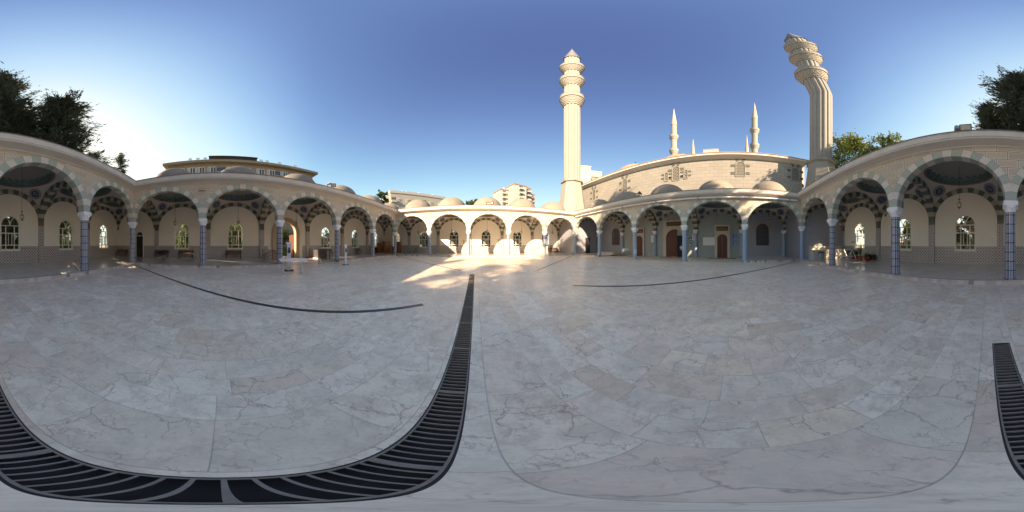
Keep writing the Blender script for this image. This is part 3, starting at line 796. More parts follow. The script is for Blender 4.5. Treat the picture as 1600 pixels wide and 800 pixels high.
    for i in ids:
        z0 = ZP
        if wn == 'C' and i in (2, 3): z0 = 0.0
        pale = wn == 'C' or (wn in 'DB' and i == 5)
        mt = 'tile_column_pale' if pale else 'tile_column'
        x, y, _ = xf(bay*i, 0, 0)
        sh = inst('shaft%s%d' % (mt, z0 > 0), 'column', mk_shaft(mt, z0), rt, (x, y, z0))
        cp = inst('capital', 'capital', mk_capital, None, (0, 0, ZC0-z0)); cp.parent = sh; cp.location = (0, 0, ZC0-z0)
    # --- platform
    def slab(s0, s1, t0, t1, ends=''):
        g = MB(xf); g.face([(s0, t0, ZP), (s1, t0, ZP), (s1, t1, ZP), (s0, t1, ZP)], 0)
        sk = {'-z', '+z', '+y'}
        g.box((s0, t0, 0), (s1, t1, ZP), 1, tuple(sk))
        g.build('platform', ['gallery_floor', 'riser_marble'], rt)
    E = .42
    if wn == 'D': slab(-G, L, -E, G)
    if wn == 'A': slab(E, 12.28, -E, G); slab(18.42, W+G, -E, G)
    if wn == 'B': slab(E, L, -E, G)
    if wn == 'C': slab(E, bay+.1, -E, G_); slab(bay*4-.1, W-E, -E, G_)
    segs = {'D': [(E, L-E)], 'A': [(E+.3, 12.28), (18.42, W-E-.3)], 'B': [(E, L-E)], 'C': [(E+.3, bay+.1), (bay*4-.1, W-E-.3)]}[wn]
    for s0, s1 in segs:
        g = MB(xf); g.box((s0, -E-.03, ZP-.035), (s1, -E+.05, ZP+.006)); g.build('step_edge', 'riser_marble', rt)
        g = MB(xf); g.box((s0, -E+.12, ZP-.01), (s1, -E+.19, ZP+.004)); g.build('dark_inlay', 'black_stone', rt)
    return rt

gal = {k: gallery(k) for k in 'DABC'}

# end blocks (tiled walls that close the galleries beside the mosque)
def end_block(y0, y1, face_y, label, door=None):
    rt = root('minaret_plinth_block', (L+2.9, (y0+y1)/2, 0), label, 'building', local=False)
    g = MB(); x0, x1 = L, L+GC+.3
    g.box((x0, y0, -.1), (x1, y1, ZT+.58), 0, ('-z',))
    g.build('tiled_wall', 'tile_grey', rt)
    g = MB(); g.box((x0, y0, ZT+.6), (x1, y1, ZT+.66)); g.build('roof', 'roof_concrete', rt)
    return rt
eb1 = end_block(-G-.35, -.0, 0, 'grey tiled block closing the gallery beneath the leaning minaret')
eb2 = end_block(W, W+G+.35, W, 'grey tiled block at the end of the sunlit gallery beneath the straight minaret')
g = MB(); g.box((31.1, W-.03, ZP), (32.2, W-.001, 2.9), 0); g.build('door', 'dark_metal', eb2)

# ================================================================== MOSQUE BODY
MX = L+GC; MZ = 14.0; MY0, MY1 = -2.6, 37.2
mq = root('mosque', (MX+15, 16, 0), 'big cream stone mosque body rising behind the portico with tiled lower wall and brown doors', 'mosque', local=False)
g = MB()
g.box((MX, 0.01, -.1), (MX+.02, W-.01, ZT+.6), 0, ('-z', '+x'))
g.build('tiled_wall_outer', 'tile_grey', mq).name = 'tiled_wall'
g = MB(WX['C']); g.face([(W/5, GC-.012, 0), (W/5*4, GC-.012, 0), (W/5*4, GC-.012, ZT+.5), (W/5, GC-.012, ZT+.5)]); g.build('patterned_wall', 'tile_teal', mq)
g = MB(); g.box((MX+.05, MY0, ZT+.6), (MX+34, MY1, MZ), 0); g.box((MX+.3, MY0, -.1), (MX+34, MY1, ZT+.6), 0); g.build('wall', 'mosque_block', mq)
g = MB()
def cornice_rect(g, x0, x1, y0, y1, prof):
    for (o0, z0, mi), (o1, z1, _) in zip(prof, prof[1:]):
        A = [(x0-o0, y0-o0, z0), (x1+o0, y0-o0, z0), (x1+o0, y1+o0, z0), (x0-o0, y1+o0, z0)]
        B = [(x0-o1, y0-o1, z1), (x1+o1, y0-o1, z1), (x1+o1, y1+o1, z1), (x0-o1, y1+o1, z1)]
        for i in range(4): g.face([A[i], A[(i+1) % 4], B[(i+1) % 4], B[i]], mi)
cornice_rect(g, MX+.05, MX+34, MY0, MY1, [(.002, MZ-.35, 0), (.25, MZ-.25, 0), (.62, MZ+.02, 0), (.75, MZ+.05, 0), (.75, MZ+.32, 1), (.82, MZ+.33, 1), (.82, MZ+.42, 1)])
g.build('cornice', ['cove', 'tile_roof'], mq)
g = MB(); a0, b0 = MX+.05-.82, MX+34.82; hip = 9; c0, c1 = MY0-.82, MY1+.82
q = [(a0, c0, MZ+.42), (b0, c0, MZ+.42), (b0, c1, MZ+.42), (a0, c1, MZ+.42)]; r_ = [(a0+hip, c0+hip, MZ+2.3), (b0-hip, c0+hip, MZ+2.3), (b0-hip, c1-hip, MZ+2.3), (a0+hip, c1-hip, MZ+2.3)]
for i in range(4): g.face([q[i], q[(i+1) % 4], r_[(i+1) % 4], r_[i]])
g.face(r_); g.build('roof', 'tile_roof', mq)
# roof domes
def rdome(px, d, apex, r, rise, mat, fin=True):
    x, y, _ = pol(px, d); g = MB()
    g.lathe([(r*1.02, MZ+.5), (r*1.02, apex-rise)]+[(r*cos(pi/2*i/10), apex-rise+rise*sin(pi/2*i/10)) for i in range(10)]+[(0, apex)], c=(x, y), n=32)
    dm_ = g.build('roof_dome', mat, mq, smooth=True)
    if fin:
        g = MB(); g.lathe([(.05, apex-.1), (.05, apex+.5), (.2, apex+.65), (.05, apex+.85), (.1, apex+1.0), (0, apex+1.5)], c=(x, y), n=8); f = g.build('finial', 'dark_metal'); f.parent = dm_
rdome(993, 36, 19.4, 4.3, 2.8, 'tile_roof'); rdome(1063, 34, 20.6, 4.6, 2.8, 'tile_roof'); rdome(1157, 34, 21.4, 3.4, 2.0, 'dark_roof', False)
rdome(1232, 36, 21.2, 3.4, 2.3, 'tile_roof', False); rdome(928, 44, 17.6, 5, 2.4, 'tile_roof', False)
# upper windows with stone grilles
flat('accent_block', (.11, .12, .10), .75)
def upwin(px, z0, z1, hw_, accents=True):
    y = meet_x(px, MX); g = MB(); n = 12; zs = z1-hw_
    X = MX+.03
    pts = [(X, y-hw_, z0), (X, y+hw_, z0)]+[(X, y+hw_*cos(pi*i/n), zs+hw_*sin(pi*i/n)) for i in range(n+1)]
    g.face(pts, 0); g.face([(X+.1, p[1], p[2]) for p in pts], 0)
    for a, b in zip(pts, pts[1:]+pts[:1]): g.bar(a, b, .10, .10, 1)
    w_ = g.build('grille_window', ['grille_stone', 'mosque_block'], mq)
    if accents:
        k = .32 if hw_ > .4 else .22
        def acc(g): o = g.build('accent_block', 'accent_block'); o.parent = w_
        for sg in (-1, 1):
            for zz in (z0+.5, zs+.0):
                g = MB(); g.box((MX-.005, y+sg*(hw_+.12), zz-.18*k/.3), (MX+.06, y+sg*(hw_+.12+k*1.6), zz+.18*k/.3)); acc(g)
            if hw_ > .4:
                g = MB(); d = Vector((0, sg*cos(radians(66)), sin(radians(66)))); p0 = Vector((MX+.02, y, zs))
                g.bar(p0+d*(hw_+.16), p0+d*(hw_+.85), .05, .36); acc(g)
for px, z0, z1, hw_ in ((928, 10.4, 12.6, .5), (976, 10.5, 12.8, .55), (1056, 10.8, 13.1, .55), (1041, 10.9, 12.3, .28), (1071.5, 10.9, 12.3, .28), (1157, 10.9, 13.2, .62), (1243, 10.9, 13.1, .6)):
    upwin(px, z0, z1, hw_)
# doors (x faces -X)
def door(yc, hw_, ztop, sh, stop_, plaque, z0=0.0, leaf_gap=0):
    X = MX-.02; pr = door
    rt = bpy.data.objects.new('doorway', None); COL.objects.link(rt); rt.location = (MX, yc, z0); adopt(rt, mq)
    rt.matrix_parent_inverse = Matrix.Translation(-mq.location)
    def up(o): o.parent = rt; o.matrix_parent_inverse = Matrix.Translation(-Vector((MX, yc, z0)))
    g = MB(lambda s, t, z: (MX+t, s, z))
    # surround slab with arched hole
    spr = ztop-hw_*.9
    holed(g, yc-sh, yc+sh, z0, stop_, -.14, [(yc, hw_, z0-1, spr, hw_*.9)], 0, reveal=-.015)
    for sg in (-1, 1): g.face([(yc+sg*sh, -.14, z0), (yc+sg*sh, -.012, z0), (yc+sg*sh, -.012, stop_), (yc+sg*sh, -.14, stop_)])
    g.face([(yc-sh, -.14, stop_), (yc+sh, -.14, stop_), (yc+sh, -.012, stop_), (yc-sh, -.012, stop_)])
    g.box((yc-sh-.06, -.19, stop_-.10), (yc+sh+.06, -.012, stop_+.05))
    for sg in (-1, 1): g.box((yc+sg*(sh-.09), -.18, z0), (yc+sg*(sh+.03), -.12, stop_-.1))
    ring(g, yc, hw_+.02, -.17, -.139, 99, faces='fse', b=hw_*.9+.02, zc=spr, w=.1)
    up(g.build('surround', 'counter_marble'))
    g = MB(lambda s, t, z: (MX+t, s, z)); n = 12
    def leaf(a, b):
        xs = [a+(b-a)*i/n for i in range(n+1)]
        zt = lambda x: spr+hw_*.9*sqrt(max(0, 1-((x-yc)/hw_)**2))
        for p, q in zip(xs, xs[1:]): g.face([(p, -.05, z0), (q, -.05, z0), (q, -.05, zt(q)), (p, -.05, zt(p))])
        for k in range(5):
            zz = z0+.15+k*(spr-z0)/5; g.box((a+.1, -.075, zz), (b-.1, -.051, zz+(spr-z0)/5-.12))
    if leaf_gap:
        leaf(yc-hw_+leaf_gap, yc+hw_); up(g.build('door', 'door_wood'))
        g = MB(); g.box((MX-.03, yc-hw_, z0), (MX-.013, yc-hw_+leaf_gap, 2.9)); up(g.build('shade_panel', 'cloth_dark'))  # solid dark panel, coloured as the shade inside the open half
    else: leaf(yc-hw_, yc-.01); leaf(yc+.01, yc+hw_); up(g.build('door', 'door_wood'))
    g = MB(); g.box((MX-.20, yc-plaque, stop_-.72), (MX-.14, yc+plaque, stop_-.18), 0)
    rnd = random.Random(int(yc*10))
    for k in range(26):
        y = yc-plaque*.88+2*plaque*.88*k/25; h = rnd.uniform(.05, .17); zc = stop_-.45+rnd.uniform(-.08, .08)
        g.bar((MX-.21, y, zc-h), (MX-.21, y+rnd.uniform(-.08, .08), zc+h), .02, .02, 1)
        if k % 2: g.bar((MX-.21, y-.08, zc-h), (MX-.21, y+.10, zc-h*.8), .02, .02, 1)
    up(g.build('plaque', ['plaque_red', 'gold']))
bw = W/5
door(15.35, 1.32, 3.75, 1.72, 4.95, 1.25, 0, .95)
door(8.7, .68, 3.0, .98, 4.15, .78)
door(21.3, .68, 3.0, .98, 4.15, .78)
# brown arched windows of the portico
def bwin(yc, hw_=.8, z0=1.65, z1=4.35):
    g = MB(lambda s, t, z: (MX+t, s, z)); spr = z1-hw_; n = 14
    pts = [(yc-hw_, -.03, z0), (yc+hw_, -.03, z0)]+[(yc+hw_*cos(pi*i/n), -.03, spr+hw_*sin(pi*i/n)) for i in range(n+1)]
    g.face(pts, 0)
    for a, b in zip(pts, pts[1:]+pts[:1]): g.bar(a, b, .12, .12, 1)
    for x in (-.3, 0, .3): g.bar((yc+x*hw_*1.5, -.06, z0), (yc+x*hw_*1.5, -.06, spr+hw_*.75), .05, .05, 1)
    for z in (z0+.7, z0+1.4, spr): g.bar((yc-hw_, -.06, z), (yc+hw_, -.06, z), .05, .05, 1)
    g.build('window', ['apartment_glass', 'door_wood'], mq)
bwin(3.3); bwin(26.2)

# ================================================================== MINARETS
def minaret(name, x, y, label, z0, off=None, far=False, ph=0):
    rt = root(name, (x, y, 0), label, 'minaret', 'minarets of the mosque', local=False)
    off = off or (lambda z: (0, 0))
    c = (x, y)
    def lz(nm, prof, mat, n, parent=rt, rm=None, sm=False, cap=False):
        g = MB(); g.lathe(prof, c=c, n=n, off=off, ph=ph, rmod=rm); o = g.build(nm, mat, None, smooth=sm, ang=30)
        if parent is rt: adopt(o, rt)
        else: o.parent = parent
        return o
    oct_ = pi/8
    lz('base', [(2.75, z0), (2.72, 7.8), (2.30, 10.6), (1.95, 13.3)], 'minaret_stone', 8)
    lz('collar', [(1.95, 13.25), (2.22, 13.4), (2.26, 13.7), (1.9, 13.85), (1.7, 13.9)], 'minaret_stone', 8)
    fl = lambda a, z: 1-.13*(1-abs(sin(a*7)))**1.5
    def shaft(za, zb, r0, r1):
        k = max(2, int((zb-za)/1.0)); lz('shaft', [(r0+(r1-r0)*i/k, za+(zb-za)*i/k) for i in range(k+1)], 'minaret_stone', 96, rm=fl)
    def balcony(z, r, zt):
        h = zt-z
        g = MB(); steps = 5; prof = []
        for i in range(steps):
            rr = r+(2.35-r)*((i+1)/steps)**.8; zz = z+h*.62*i/steps
            prof += [(rr-.02, zz+.02), (rr, zz+h*.1)]
        tooth = lambda a, z: 1-.018*(sin(a*20+z*6) > 0)
        g.lathe([(r*.98, z)]+prof, c=c, n=80, off=off, rmod=tooth)
        g.lathe([(2.2, z+h*.62), (2.48, z+h*.64), (2.48, z+h*.70), (2.40, z+h*.71), (2.40, zt-.12), (2.46, zt-.1), (2.46, zt), (2.28, zt), (2.28, z+h*.7), (r*.9, z+h*.7)], c=c, n=32, off=off)
        b = g.build('balcony', 'minaret_stone', rt)
    shaft(13.9, 34.6, 1.66, 1.62); balcony(34.4, 1.55, 38.3)
    shaft(37.0, 43.6, 1.58, 1.56); balcony(43.2, 1.46, 47.3)
    shaft(46.0, 51.8, 1.56, 1.54); balcony(51.4, 1.44, 55.4)
    shaft(54.0, 61.4, 1.52, 1.52)
    lz('spire', [(1.5, 61.3), (1.72, 61.4), (1.68, 61.6), (.05, 71.2), (.05, 71.6), (0, 71.8)], 'cone_lead', 24, sm=True)
    return rt
def bend(z):
    K = [(0, 0), (29.5, 0), (36, 1.25), (46, 2.15), (54, 2.85), (61, 3.6), (70, 4.7), (90, 6)]
    for (a, p), (b, q) in zip(K, K[1:]):
        if a <= z <= b: d = p+(q-p)*(z-a)/(b-a); return (.515*d, .857*d)
    return (0, 0)
minaret('minaret', 30.1, 33.6, 'tall straight fluted minaret with three balconies at the end of the sunlit gallery', ZT+.5, ph=pi/8)
mx_, my_, _ = pol(1283, 23.4)
minaret('minaret', mx_, my_, 'leaning fluted minaret whose upper half bends over, beside the yellow green tree', ZT+.5, bend, ph=pi/8+.3)
def far_minaret(px, d, label, tip, cone, rings, r):
    x, y, _ = pol(px, d); Z = lambda yy: CZ+d*tan(radians((382-yy)/4.645))
    rt = root('minaret', (x, y, 0), label, 'minaret', 'minarets of the mosque', local=False); c = (x, y)
    g = MB(); zc = Z(cone)
    fl = lambda a, z: 1-.05*(sin(a*12) > .3)
    g.lathe([(r*1.1, 10), (r, Z(rings[-1])-1), (r*.95, zc)], c=c, n=48, rmod=fl); g.build('shaft', 'minaret_stone', rt)
    for q in rings:
        z = Z(q); g = MB(); g.lathe([(r*.9, z-1.9), (r*1.2, z-1.2), (r*1.45, z-.4), (r*1.55, z-.3), (r*1.55, z+.9), (r*1.4, z+.9), (r*1.4, z-.2), (r*.8, z-.2)], c=c, n=24); g.build('balcony', 'minaret_stone', rt)
    g = MB(); g.lathe([(r*.9, zc-.1), (r*1.08, zc), (.04, Z(tip)), (0, Z(tip)+.4)], c=c, n=24); g.build('spire', 'cone_lead' if not rings else 'cone_warm', rt, smooth=True)
flat('cone_warm', (.42, .35, .27), .6, var=.25)
far_minaret(1053, 66, 'distant slim minaret with two balconies beyond the reddish roof dome', 170, 196, (215, 237), 1.22)
far_minaret(1179, 62, 'distant slim minaret with two balconies beside the dark roof dome', 161, 186.5, (205, 229), 1.18)
def spire_min(px, d, label, tip, basey, r):
    x, y, _ = pol(px, d); Z = lambda yy: CZ+d*tan(radians((382-yy)/4.645))
    rt = root('minaret', (x, y, 0), label, 'minaret', 'minarets of the mosque', local=False); c = (x, y); zc = Z(basey)
    g = MB(); g.lathe([(r, 12), (r*.9, zc)], c=c, n=16); g.build('shaft', 'minaret_stone', rt)
    g = MB(); g.lathe([(r*.85, zc-.1), (r, zc), (.03, Z(tip)), (0, Z(tip)+.3)], c=c, n=16); g.build('spire', 'cone_warm', rt, smooth=True)
spire_min(1083, 96, 'thin grey minaret spire beside the distant minaret behind the reddish roof dome', 217, 244, 1.35)
spire_min(1167, 92, 'thin grey minaret spire between the dark roof dome and a slim minaret', 211, 242, 1.25)

# ================================================================== TREES
def tree(name, loc, label, cat, H, crown_h, crown_r, leaf, n_cl, per, lsize, shape='cone', seed=1, group=None, trunk_r=.3, droop=0, spray=False, sub='crown'):
    rnd = random.Random(seed)
    rt = root(name, loc, label, cat, group)
    g = MB(); z0 = H-crown_h
    ax = [Vector((rnd.uniform(-.15, .15)*i, rnd.uniform(-.15, .15)*i, -.2+H*.93*i/6)) for i in range(7)]
    g.tube(ax, [trunk_r*(1-.85*i/6) for i in range(7)], 9)
    clumps = []
    def prof(f):   # f 0 bottom .. 1 top
        if shape == 'cone': return (1-f)**.8*(.55+.45*min(1, f*5))
        if shape == 'column': return (1-f)**.45*(.6+.4*min(1, f*4))
        return sqrt(max(0, 1-(2*f-1)**2))*.95+.05
    nb = max(10, n_cl//9)
    for i in range(nb):
        f = (i+rnd.random())/nb; z = z0+crown_h*f; a = i*2.4+rnd.uniform(-.5, .5); r = crown_r*prof(f)*rnd.uniform(.6, 1.12)
        k = min(5.99, max(0, (z+.2)/(H*.93)*6)); base = ax[int(k)].lerp(ax[min(6, int(k)+1)], k-int(k))
        tip = Vector((cos(a)*r+base.x, sin(a)*r+base.y, z+(r*(.22 if shape != 'cone' else .28))-droop*r))
        midp = base.lerp(tip, .5)+Vector((0, 0, r*.06))
        rb = max(.025, trunk_r*.30*(1-f))
        g.tube([base-Vector((0, 0, r*.15)), midp, tip], [rb, rb*.6, .012], 5, cap=False)
        for j in range(9):
            q = rnd.uniform(.3, 1.0); p = base.lerp(tip, q)+Vector([rnd.gauss(0, .10*crown_r*(.35+.5*q)) for _ in range(3)])
            clumps.append((p, a, q))
    g.build('trunk', 'bark', rt)
    g = MB()
    for p, a, q in clumps:
        cs = rnd.uniform(.6, 1.3)
        sx = Vector((cos(a+rnd.uniform(-.7, .7)), sin(a+rnd.uniform(-.7, .7)), rnd.uniform(0, .5))) if spray else None
        for _ in range(per):
            if spray:
                t_ = rnd.gauss(0, .55); off = sx*t_*cs+Vector((rnd.gauss(0, .16), rnd.gauss(0, .16), rnd.gauss(0, .13)))*cs
            else: off = Vector((rnd.gauss(0, .32), rnd.gauss(0, .32), rnd.gauss(0, .26)))*cs*max(.6, crown_r*.2)
            c = p+off; u = Vector([rnd.uniform(-1, 1) for _ in range(3)]).normalized(); v = u.cross(Vector([rnd.uniform(-1, 1) for _ in range(3)])).normalized()
            s_ = lsize*rnd.uniform(.6, 1.3)
            if spray: u = (sx+u*.6).normalized()*1.5; v = v*.6
            g.face([c-u*s_, c-v*s_*.6, c+u*s_, c+v*s_*.6])
    g.build(sub, leaf, rt)
    return rt
big = tree('conifer_tree', pol(1607, 19.5, -.15), 'tallest dark cedar behind the floodlit shaded gallery, its crown highest of the row', 'tree', 30.5, 25, 7.2, 'leaf_conifer', 1500, 46, .19, 'column', 3, 'dark conifers behind the shaded gallery', .42, spray=True)
tree('conifer_tree', pol(88, 21.5, -.15), 'broad dark cedar with ragged top nearest the pale sky, behind the shaded gallery', 'tree', 26.0, 20, 6.6, 'leaf_conifer', 1400, 46, .18, 'column', 11, 'dark conifers behind the shaded gallery', .4, spray=True)
tree('conifer_tree', pol(1548, 21, -.15), 'dark cedar with thin stepped side branches behind the floodlight on the shaded gallery', 'tree', 25, 20, 5.6, 'leaf_conifer', 1150, 46, .18, 'cone', 21, 'dark conifers behind the shaded gallery', .35, spray=True)
tree('conifer_tree', pol(40, 25, -.15), 'dark cedar filling the gap between the two tallest cedars', 'tree', 26.5, 22, 5.2, 'leaf_conifer', 950, 46, .17, 'column', 31, 'dark conifers behind the shaded gallery', .35, spray=True)
tree('conifer_tree', pol(152, 27, -.15), 'small pointed conifer tip just above the gallery cornice', 'tree', 18.2, 13, 1.6, 'leaf_conifer', 260, 34, .15, 'cone', 41, 'small conifers above the cornice', .2, spray=True)
tree('conifer_tree', pol(186, 30, -.15), 'thin open conifer with three points near the inner corner of the cornice', 'tree', 19.6, 13, 2.3, 'leaf_conifer', 240, 30, .14, 'cone', 43, 'small conifers above the cornice', .2, spray=True)
tree('plane_tree', pol(1334, 27, -.15), 'round yellow green leafy tree beside the leaning minaret', 'tree', 21, 14, 5.8, 'leaf_yellow', 620, 30, .19, 'round', 51, 'yellow green trees behind the shaded gallery cornice', .3)
tree('plane_tree', pol(1392, 24, -.15), 'thin yellow green tree top peeping over the cornice', 'tree', 19.8, 11, 3.6, 'leaf_yellow', 240, 26, .18, 'round', 53, 'yellow green trees behind the shaded gallery cornice', .2)
tree('pine_tree', pol(593, 55, -.15), 'green pine beside the apartment block over the corner of the far gallery', 'tree', 19.5, 12, 3.3, 'leaf_pine', 300, 30, .26, 'round', 61, 'trees beyond the far gallery', .3)
tree('pine_tree', pol(740, 70, -.15), 'bushy green pine between two domes of the sunlit gallery', 'tree', 20.0, 11, 4.2, 'leaf_pine', 380, 34, .3, 'round', 63, 'trees beyond the far gallery', .3)
# shrubs seen through the windows
def shrub(loc, label, leaf, r, h, seed, grp='shrubs outside the gallery windows'):
    return tree('shrub', loc, label, 'shrub', h, h*.95, r, leaf, 230, 30, .16, 'round', seed, grp, .06, sub='foliage')
sh0 = shrub((2.6, -9.6, -.15), 'green bush outside the window behind the open casement', 'leaf_green', 2.4, 4.4, 71)
sh1 = shrub((25.9, -9.8, -.15), 'yellow green bush outside the window above the potted plants', 'leaf_yellow', 2.2, 4.6, 72)
for i, (x, y, k, s_, lb) in enumerate([(8.6, -9.9, 0, 1, 'green bush outside the window beside the nearest column'), (14.6, -10.3, 0, 1.1, 'green bush outside the window under the floodlight'), (20.4, -9.7, 1, 1, 'yellow green bush outside the second window from the plants'),
        (-3.2, -10.2, 0, 1.1, 'green bush outside the corner window of the shaded gallery'), (-9.8, 3.2, 0, 1, 'green bush outside the window beside the dark doorway'), (-10.2, 9.2, 0, .95, 'green bush outside the window above the brown slatted bench'),
        (-10, 21.6, 1, .95, 'yellow green bush outside the window over the low tiled wall'), (-9.8, 27.6, 1, 1, 'yellow green bush outside the window near the wooden cabinets'),
        (-9.7, 33.5, 1, .9, 'yellow green bush outside the corner window behind the wooden cabinets'), (3, 41, 0, 1, 'green bush outside the first window of the sunlit gallery'), (8.8, 40.6, 0, .95, 'green bush outside the second window of the sunlit gallery'),
        (14.5, 41, 0, 1, 'green bush outside the middle window of the sunlit gallery'), (20.3, 40.8, 0, .9, 'green bush outside the fourth window of the sunlit gallery'), (26, 41, 0, .95, 'green bush outside the last window of the sunlit gallery')]):
    dup(sh0 if k == 0 else sh1, (x, y, -.15), i*1.3, lb, s_)
def long_hedge(name, x0, x1, y0, y1, h, label, leaf, seed, n=9000):
    rt = root(name, ((x0+x1)/2, (y0+y1)/2, -.15), label, 'hedge', 'hedges behind the gallery windows'); rn_ = random.Random(seed)
    g = MB(); lx, ly = (x1-x0)/2, (y1-y0)/2; k = max(3, int(max(lx, ly)/1.5))
    for i in range(k):
        q = -1+2*(i+.5)/k; b = Vector((lx*q if lx > ly else 0, ly*q if ly >= lx else 0, 0)); g = MB(); g.tube([b, b+Vector((rn_.uniform(-.2, .2), rn_.uniform(-.2, .2), h*.8))], [.07, .03], 6); g.build('stem', 'bark', rt)
    g = MB()
    for _ in range(n):
        c = Vector((rn_.uniform(-lx, lx), rn_.uniform(-ly, ly), h*rn_.random()**.8*(.8+.2*sin(rn_.random()*6)))); u = Vector([rn_.uniform(-1, 1) for _ in range(3)]).normalized()*.17*rn_.uniform(.6, 1.3); v = u.cross(Vector([rn_.uniform(-1, 1) for _ in range(3)])).normalized()*.11
        g.face([c-u, c-v, c+u, c+v])
    g.build('foliage', leaf, rt)
long_hedge('hedge', -8, 28, -14.0, -11.8, 3.6, 'dense dark green hedge behind the windows of the shaded gallery', 'leaf_green', 91, 15000)
long_hedge('hedge', -13.6, -11.8, -6, 11.5, 3.4, 'dark green hedge behind the windows beside the blue legged bench', 'leaf_green', 92, 8000)
long_hedge('hedge', -13.6, -11.8, 19.5, 37, 3.4, 'dark green hedge behind the windows beside the wooden cabinets', 'leaf_green', 93, 8000)
hd = tree('hedge', (-11.2, 17.6, -.15), 'dark green hedge seen through the stone gateway', 'hedge', 3.4, 3.4, 3.0, 'leaf_green', 220, 34, .12, 'round', 81, None, .08, sub='foliage')

# ================================================================== APARTMENT BUILDINGS
def building(name, loc, rz, label, blocks_, wall, roofz, wins, balc=(), parapet=.6, extras=(), grp='apartment buildings around the mosque', bmat=None):
    rt = root(name, loc, label, 'building', grp, rz=rz)
    g = MB()
    for b in blocks_: g.box((b[0], b[2], 0), (b[1], b[3], b[4]), 0, ('-z',))
    g.build('wall', wall, rt)
    g = MB()
    for b in blocks_:
        o = b[5] if len(b) > 5 else .3
        g.box((b[0]-o, b[2]-o, b[4]-.02), (b[1]+o, b[3]+o, b[4]+parapet), 0)
    g.build('roof', bmat or wall, rt)
    key = 'bw'+name+str(len(proto))
    for (x, z, w_, h_, y, kind) in wins:
        def mk():
            g = MB(); g.box((-w_/2, -.06, 0), (w_/2, .02, h_), 0)
            g.bar((-w_/2, -.08, .04), (w_/2, -.08, .04), .08, .08, 1); g.bar((-w_/2, -.08, h_), (w_/2, -.08, h_), .08, .08, 1)
            for q in (-w_/2, -w_/6, w_/6, w_/2): g.bar((q, -.08, 0), (q, -.08, h_), .08, .08, 1)
            g.box((-w_*.42, -.075, .1), (-w_*.2, -.062, h_*.95), 2)
            return g.build('window', ['apartment_glass', 'window_white', 'curtain'])
        inst('aw%.2f_%.2f' % (w_, h_), 'window', mk, rt, (x, y, z))
    for (x, z, w_, y, dep, mt) in balc:
        def mkb():
            g = MB(); g.box((-w_/2, -dep, 0), (w_/2, 0, .16), 0); g.box((-w_/2, -dep, .16), (w_/2, -dep+.12, 1.0), 1)
            for q in (-1, 1): g.box((q*w_/2, -dep, .16), (q*(w_/2-.1), 0, 1.0), 1)
            g.box((-w_/2+.2, -.03, .2), (w_/2-.2, .03, 2.4), 2); return g.build('balcony', ['apartment_white', mt, 'apartment_glass'])
        inst('ab%.2f%.2f%s' % (w_, dep, mt), 'balcony', mkb, rt, (x, y, z))
    for fn in extras: fn(rt)
    return rt
def dish(x, y, z, r=.45):
    def f(rt):
        g = MB(); g.bar((x, y, z), (x, y, z+.7), .06); g.tube([(x, y-.25, z+.9), (x, y-.1, z+.82)], [r, r*.4], 12, 0); g.build('satellite_dish', 'dish_white', rt)
    return f
def tank(x0, x1, y, z, h, m_='dark_roof'):
    def f(rt):
        g = MB(); g.box((x0, y, z), (x1, y+2, z+h)); g.box((x0-.15, y-.15, z+h), (x1+.15, y+2.15, z+h+.15)); g.build('roof_structure', m_, rt)
    return f
# block behind the gateway gallery (faces +X): local -y is the face; rotate by 90
def WN(xs, zs, w_, h_, y, d=0): return [(x, z, w_, h_, y, 0) for x in xs for z in zs]
xs_ = [-8, -5.2, 4.6, 8.2, 11.6, 15.2, -12.5]
building('apartment_building', (-21.9, 12.0, -.15), pi/2, 'long beige apartment block with flat overhanging roof and brown penthouse above the gateway gallery',
    [(-15.8, 17.5, 0, 12, 19.6, 1.0)], 'apartment_beige', 19, WN([-13, -10.6, -8.6, -6.2, -2.4, 1.2, 4.2, 6.6, 9.8, 12.2, 14.8], [17.3, 14.3], 1.7, 1.35, 0),
    balc=[(-4.3, 16.2, 2.6, 0, 1.1, 'apartment_beige'), (8.2, 16.2, 2.8, 0, 1.1, 'apartment_beige')], parapet=.55,
    extras=[tank(-6.8, 3.6, .6, 20.15, 1.6), dish(-11, 1, 20.5), dish(-9.3, 1, 20.5), dish(-7.7, 1, 20.5), dish(4.6, 1, 20.5), dish(6, 1, 20.5), dish(9, 1, 20.5), dish(13, 1, 20.5)])
# block over the corner
pa = Vector(pol(610, 72.6)[:2]); pb = Vector(pol(696, 84)[:2]); dd_ = pb-pa; an_ = atan2(dd_.y, dd_.x); ln_ = dd_.length
building('apartment_building', (pa.x, pa.y, -.15), an_, 'pale apartment block with dishes on its flat roof beyond the far gallery corner',
    [(0, ln_, 0, 11, 24.6, .25), (-2.2, 0, 3, 11, 22.6, .2)], 'apartment_cream', 24, WN([4, 8.3, 12.6, 20.2, 25.2], [20.4, 17.3], 2.0, 1.7, 0)+[(16.5, 17.3, 1.4, 1.7, 0, 0)],
    balc=[(1.6, 20.2, 2.4, 0, 1.0, 'apartment_cream'), (16.4, 20.2, 2.6, 0, 1.0, 'apartment_cream'), (9.6, 17.1, 3.2, 0, 1.0, 'apartment_cream')], parapet=1.2, bmat='apartment_white',
    extras=[dish(6, 2, 25.3, .6), dish(8, 2, 25.3, .6), dish(14.5, 2, 25.3, .7), dish(22, 2, 25.3, .7), tank(14.9, 16.6, 3, 25.3, .8, 'tile_roof'), tank(5, 7.5, 4, 25.3, .9, 'apartment_white')])
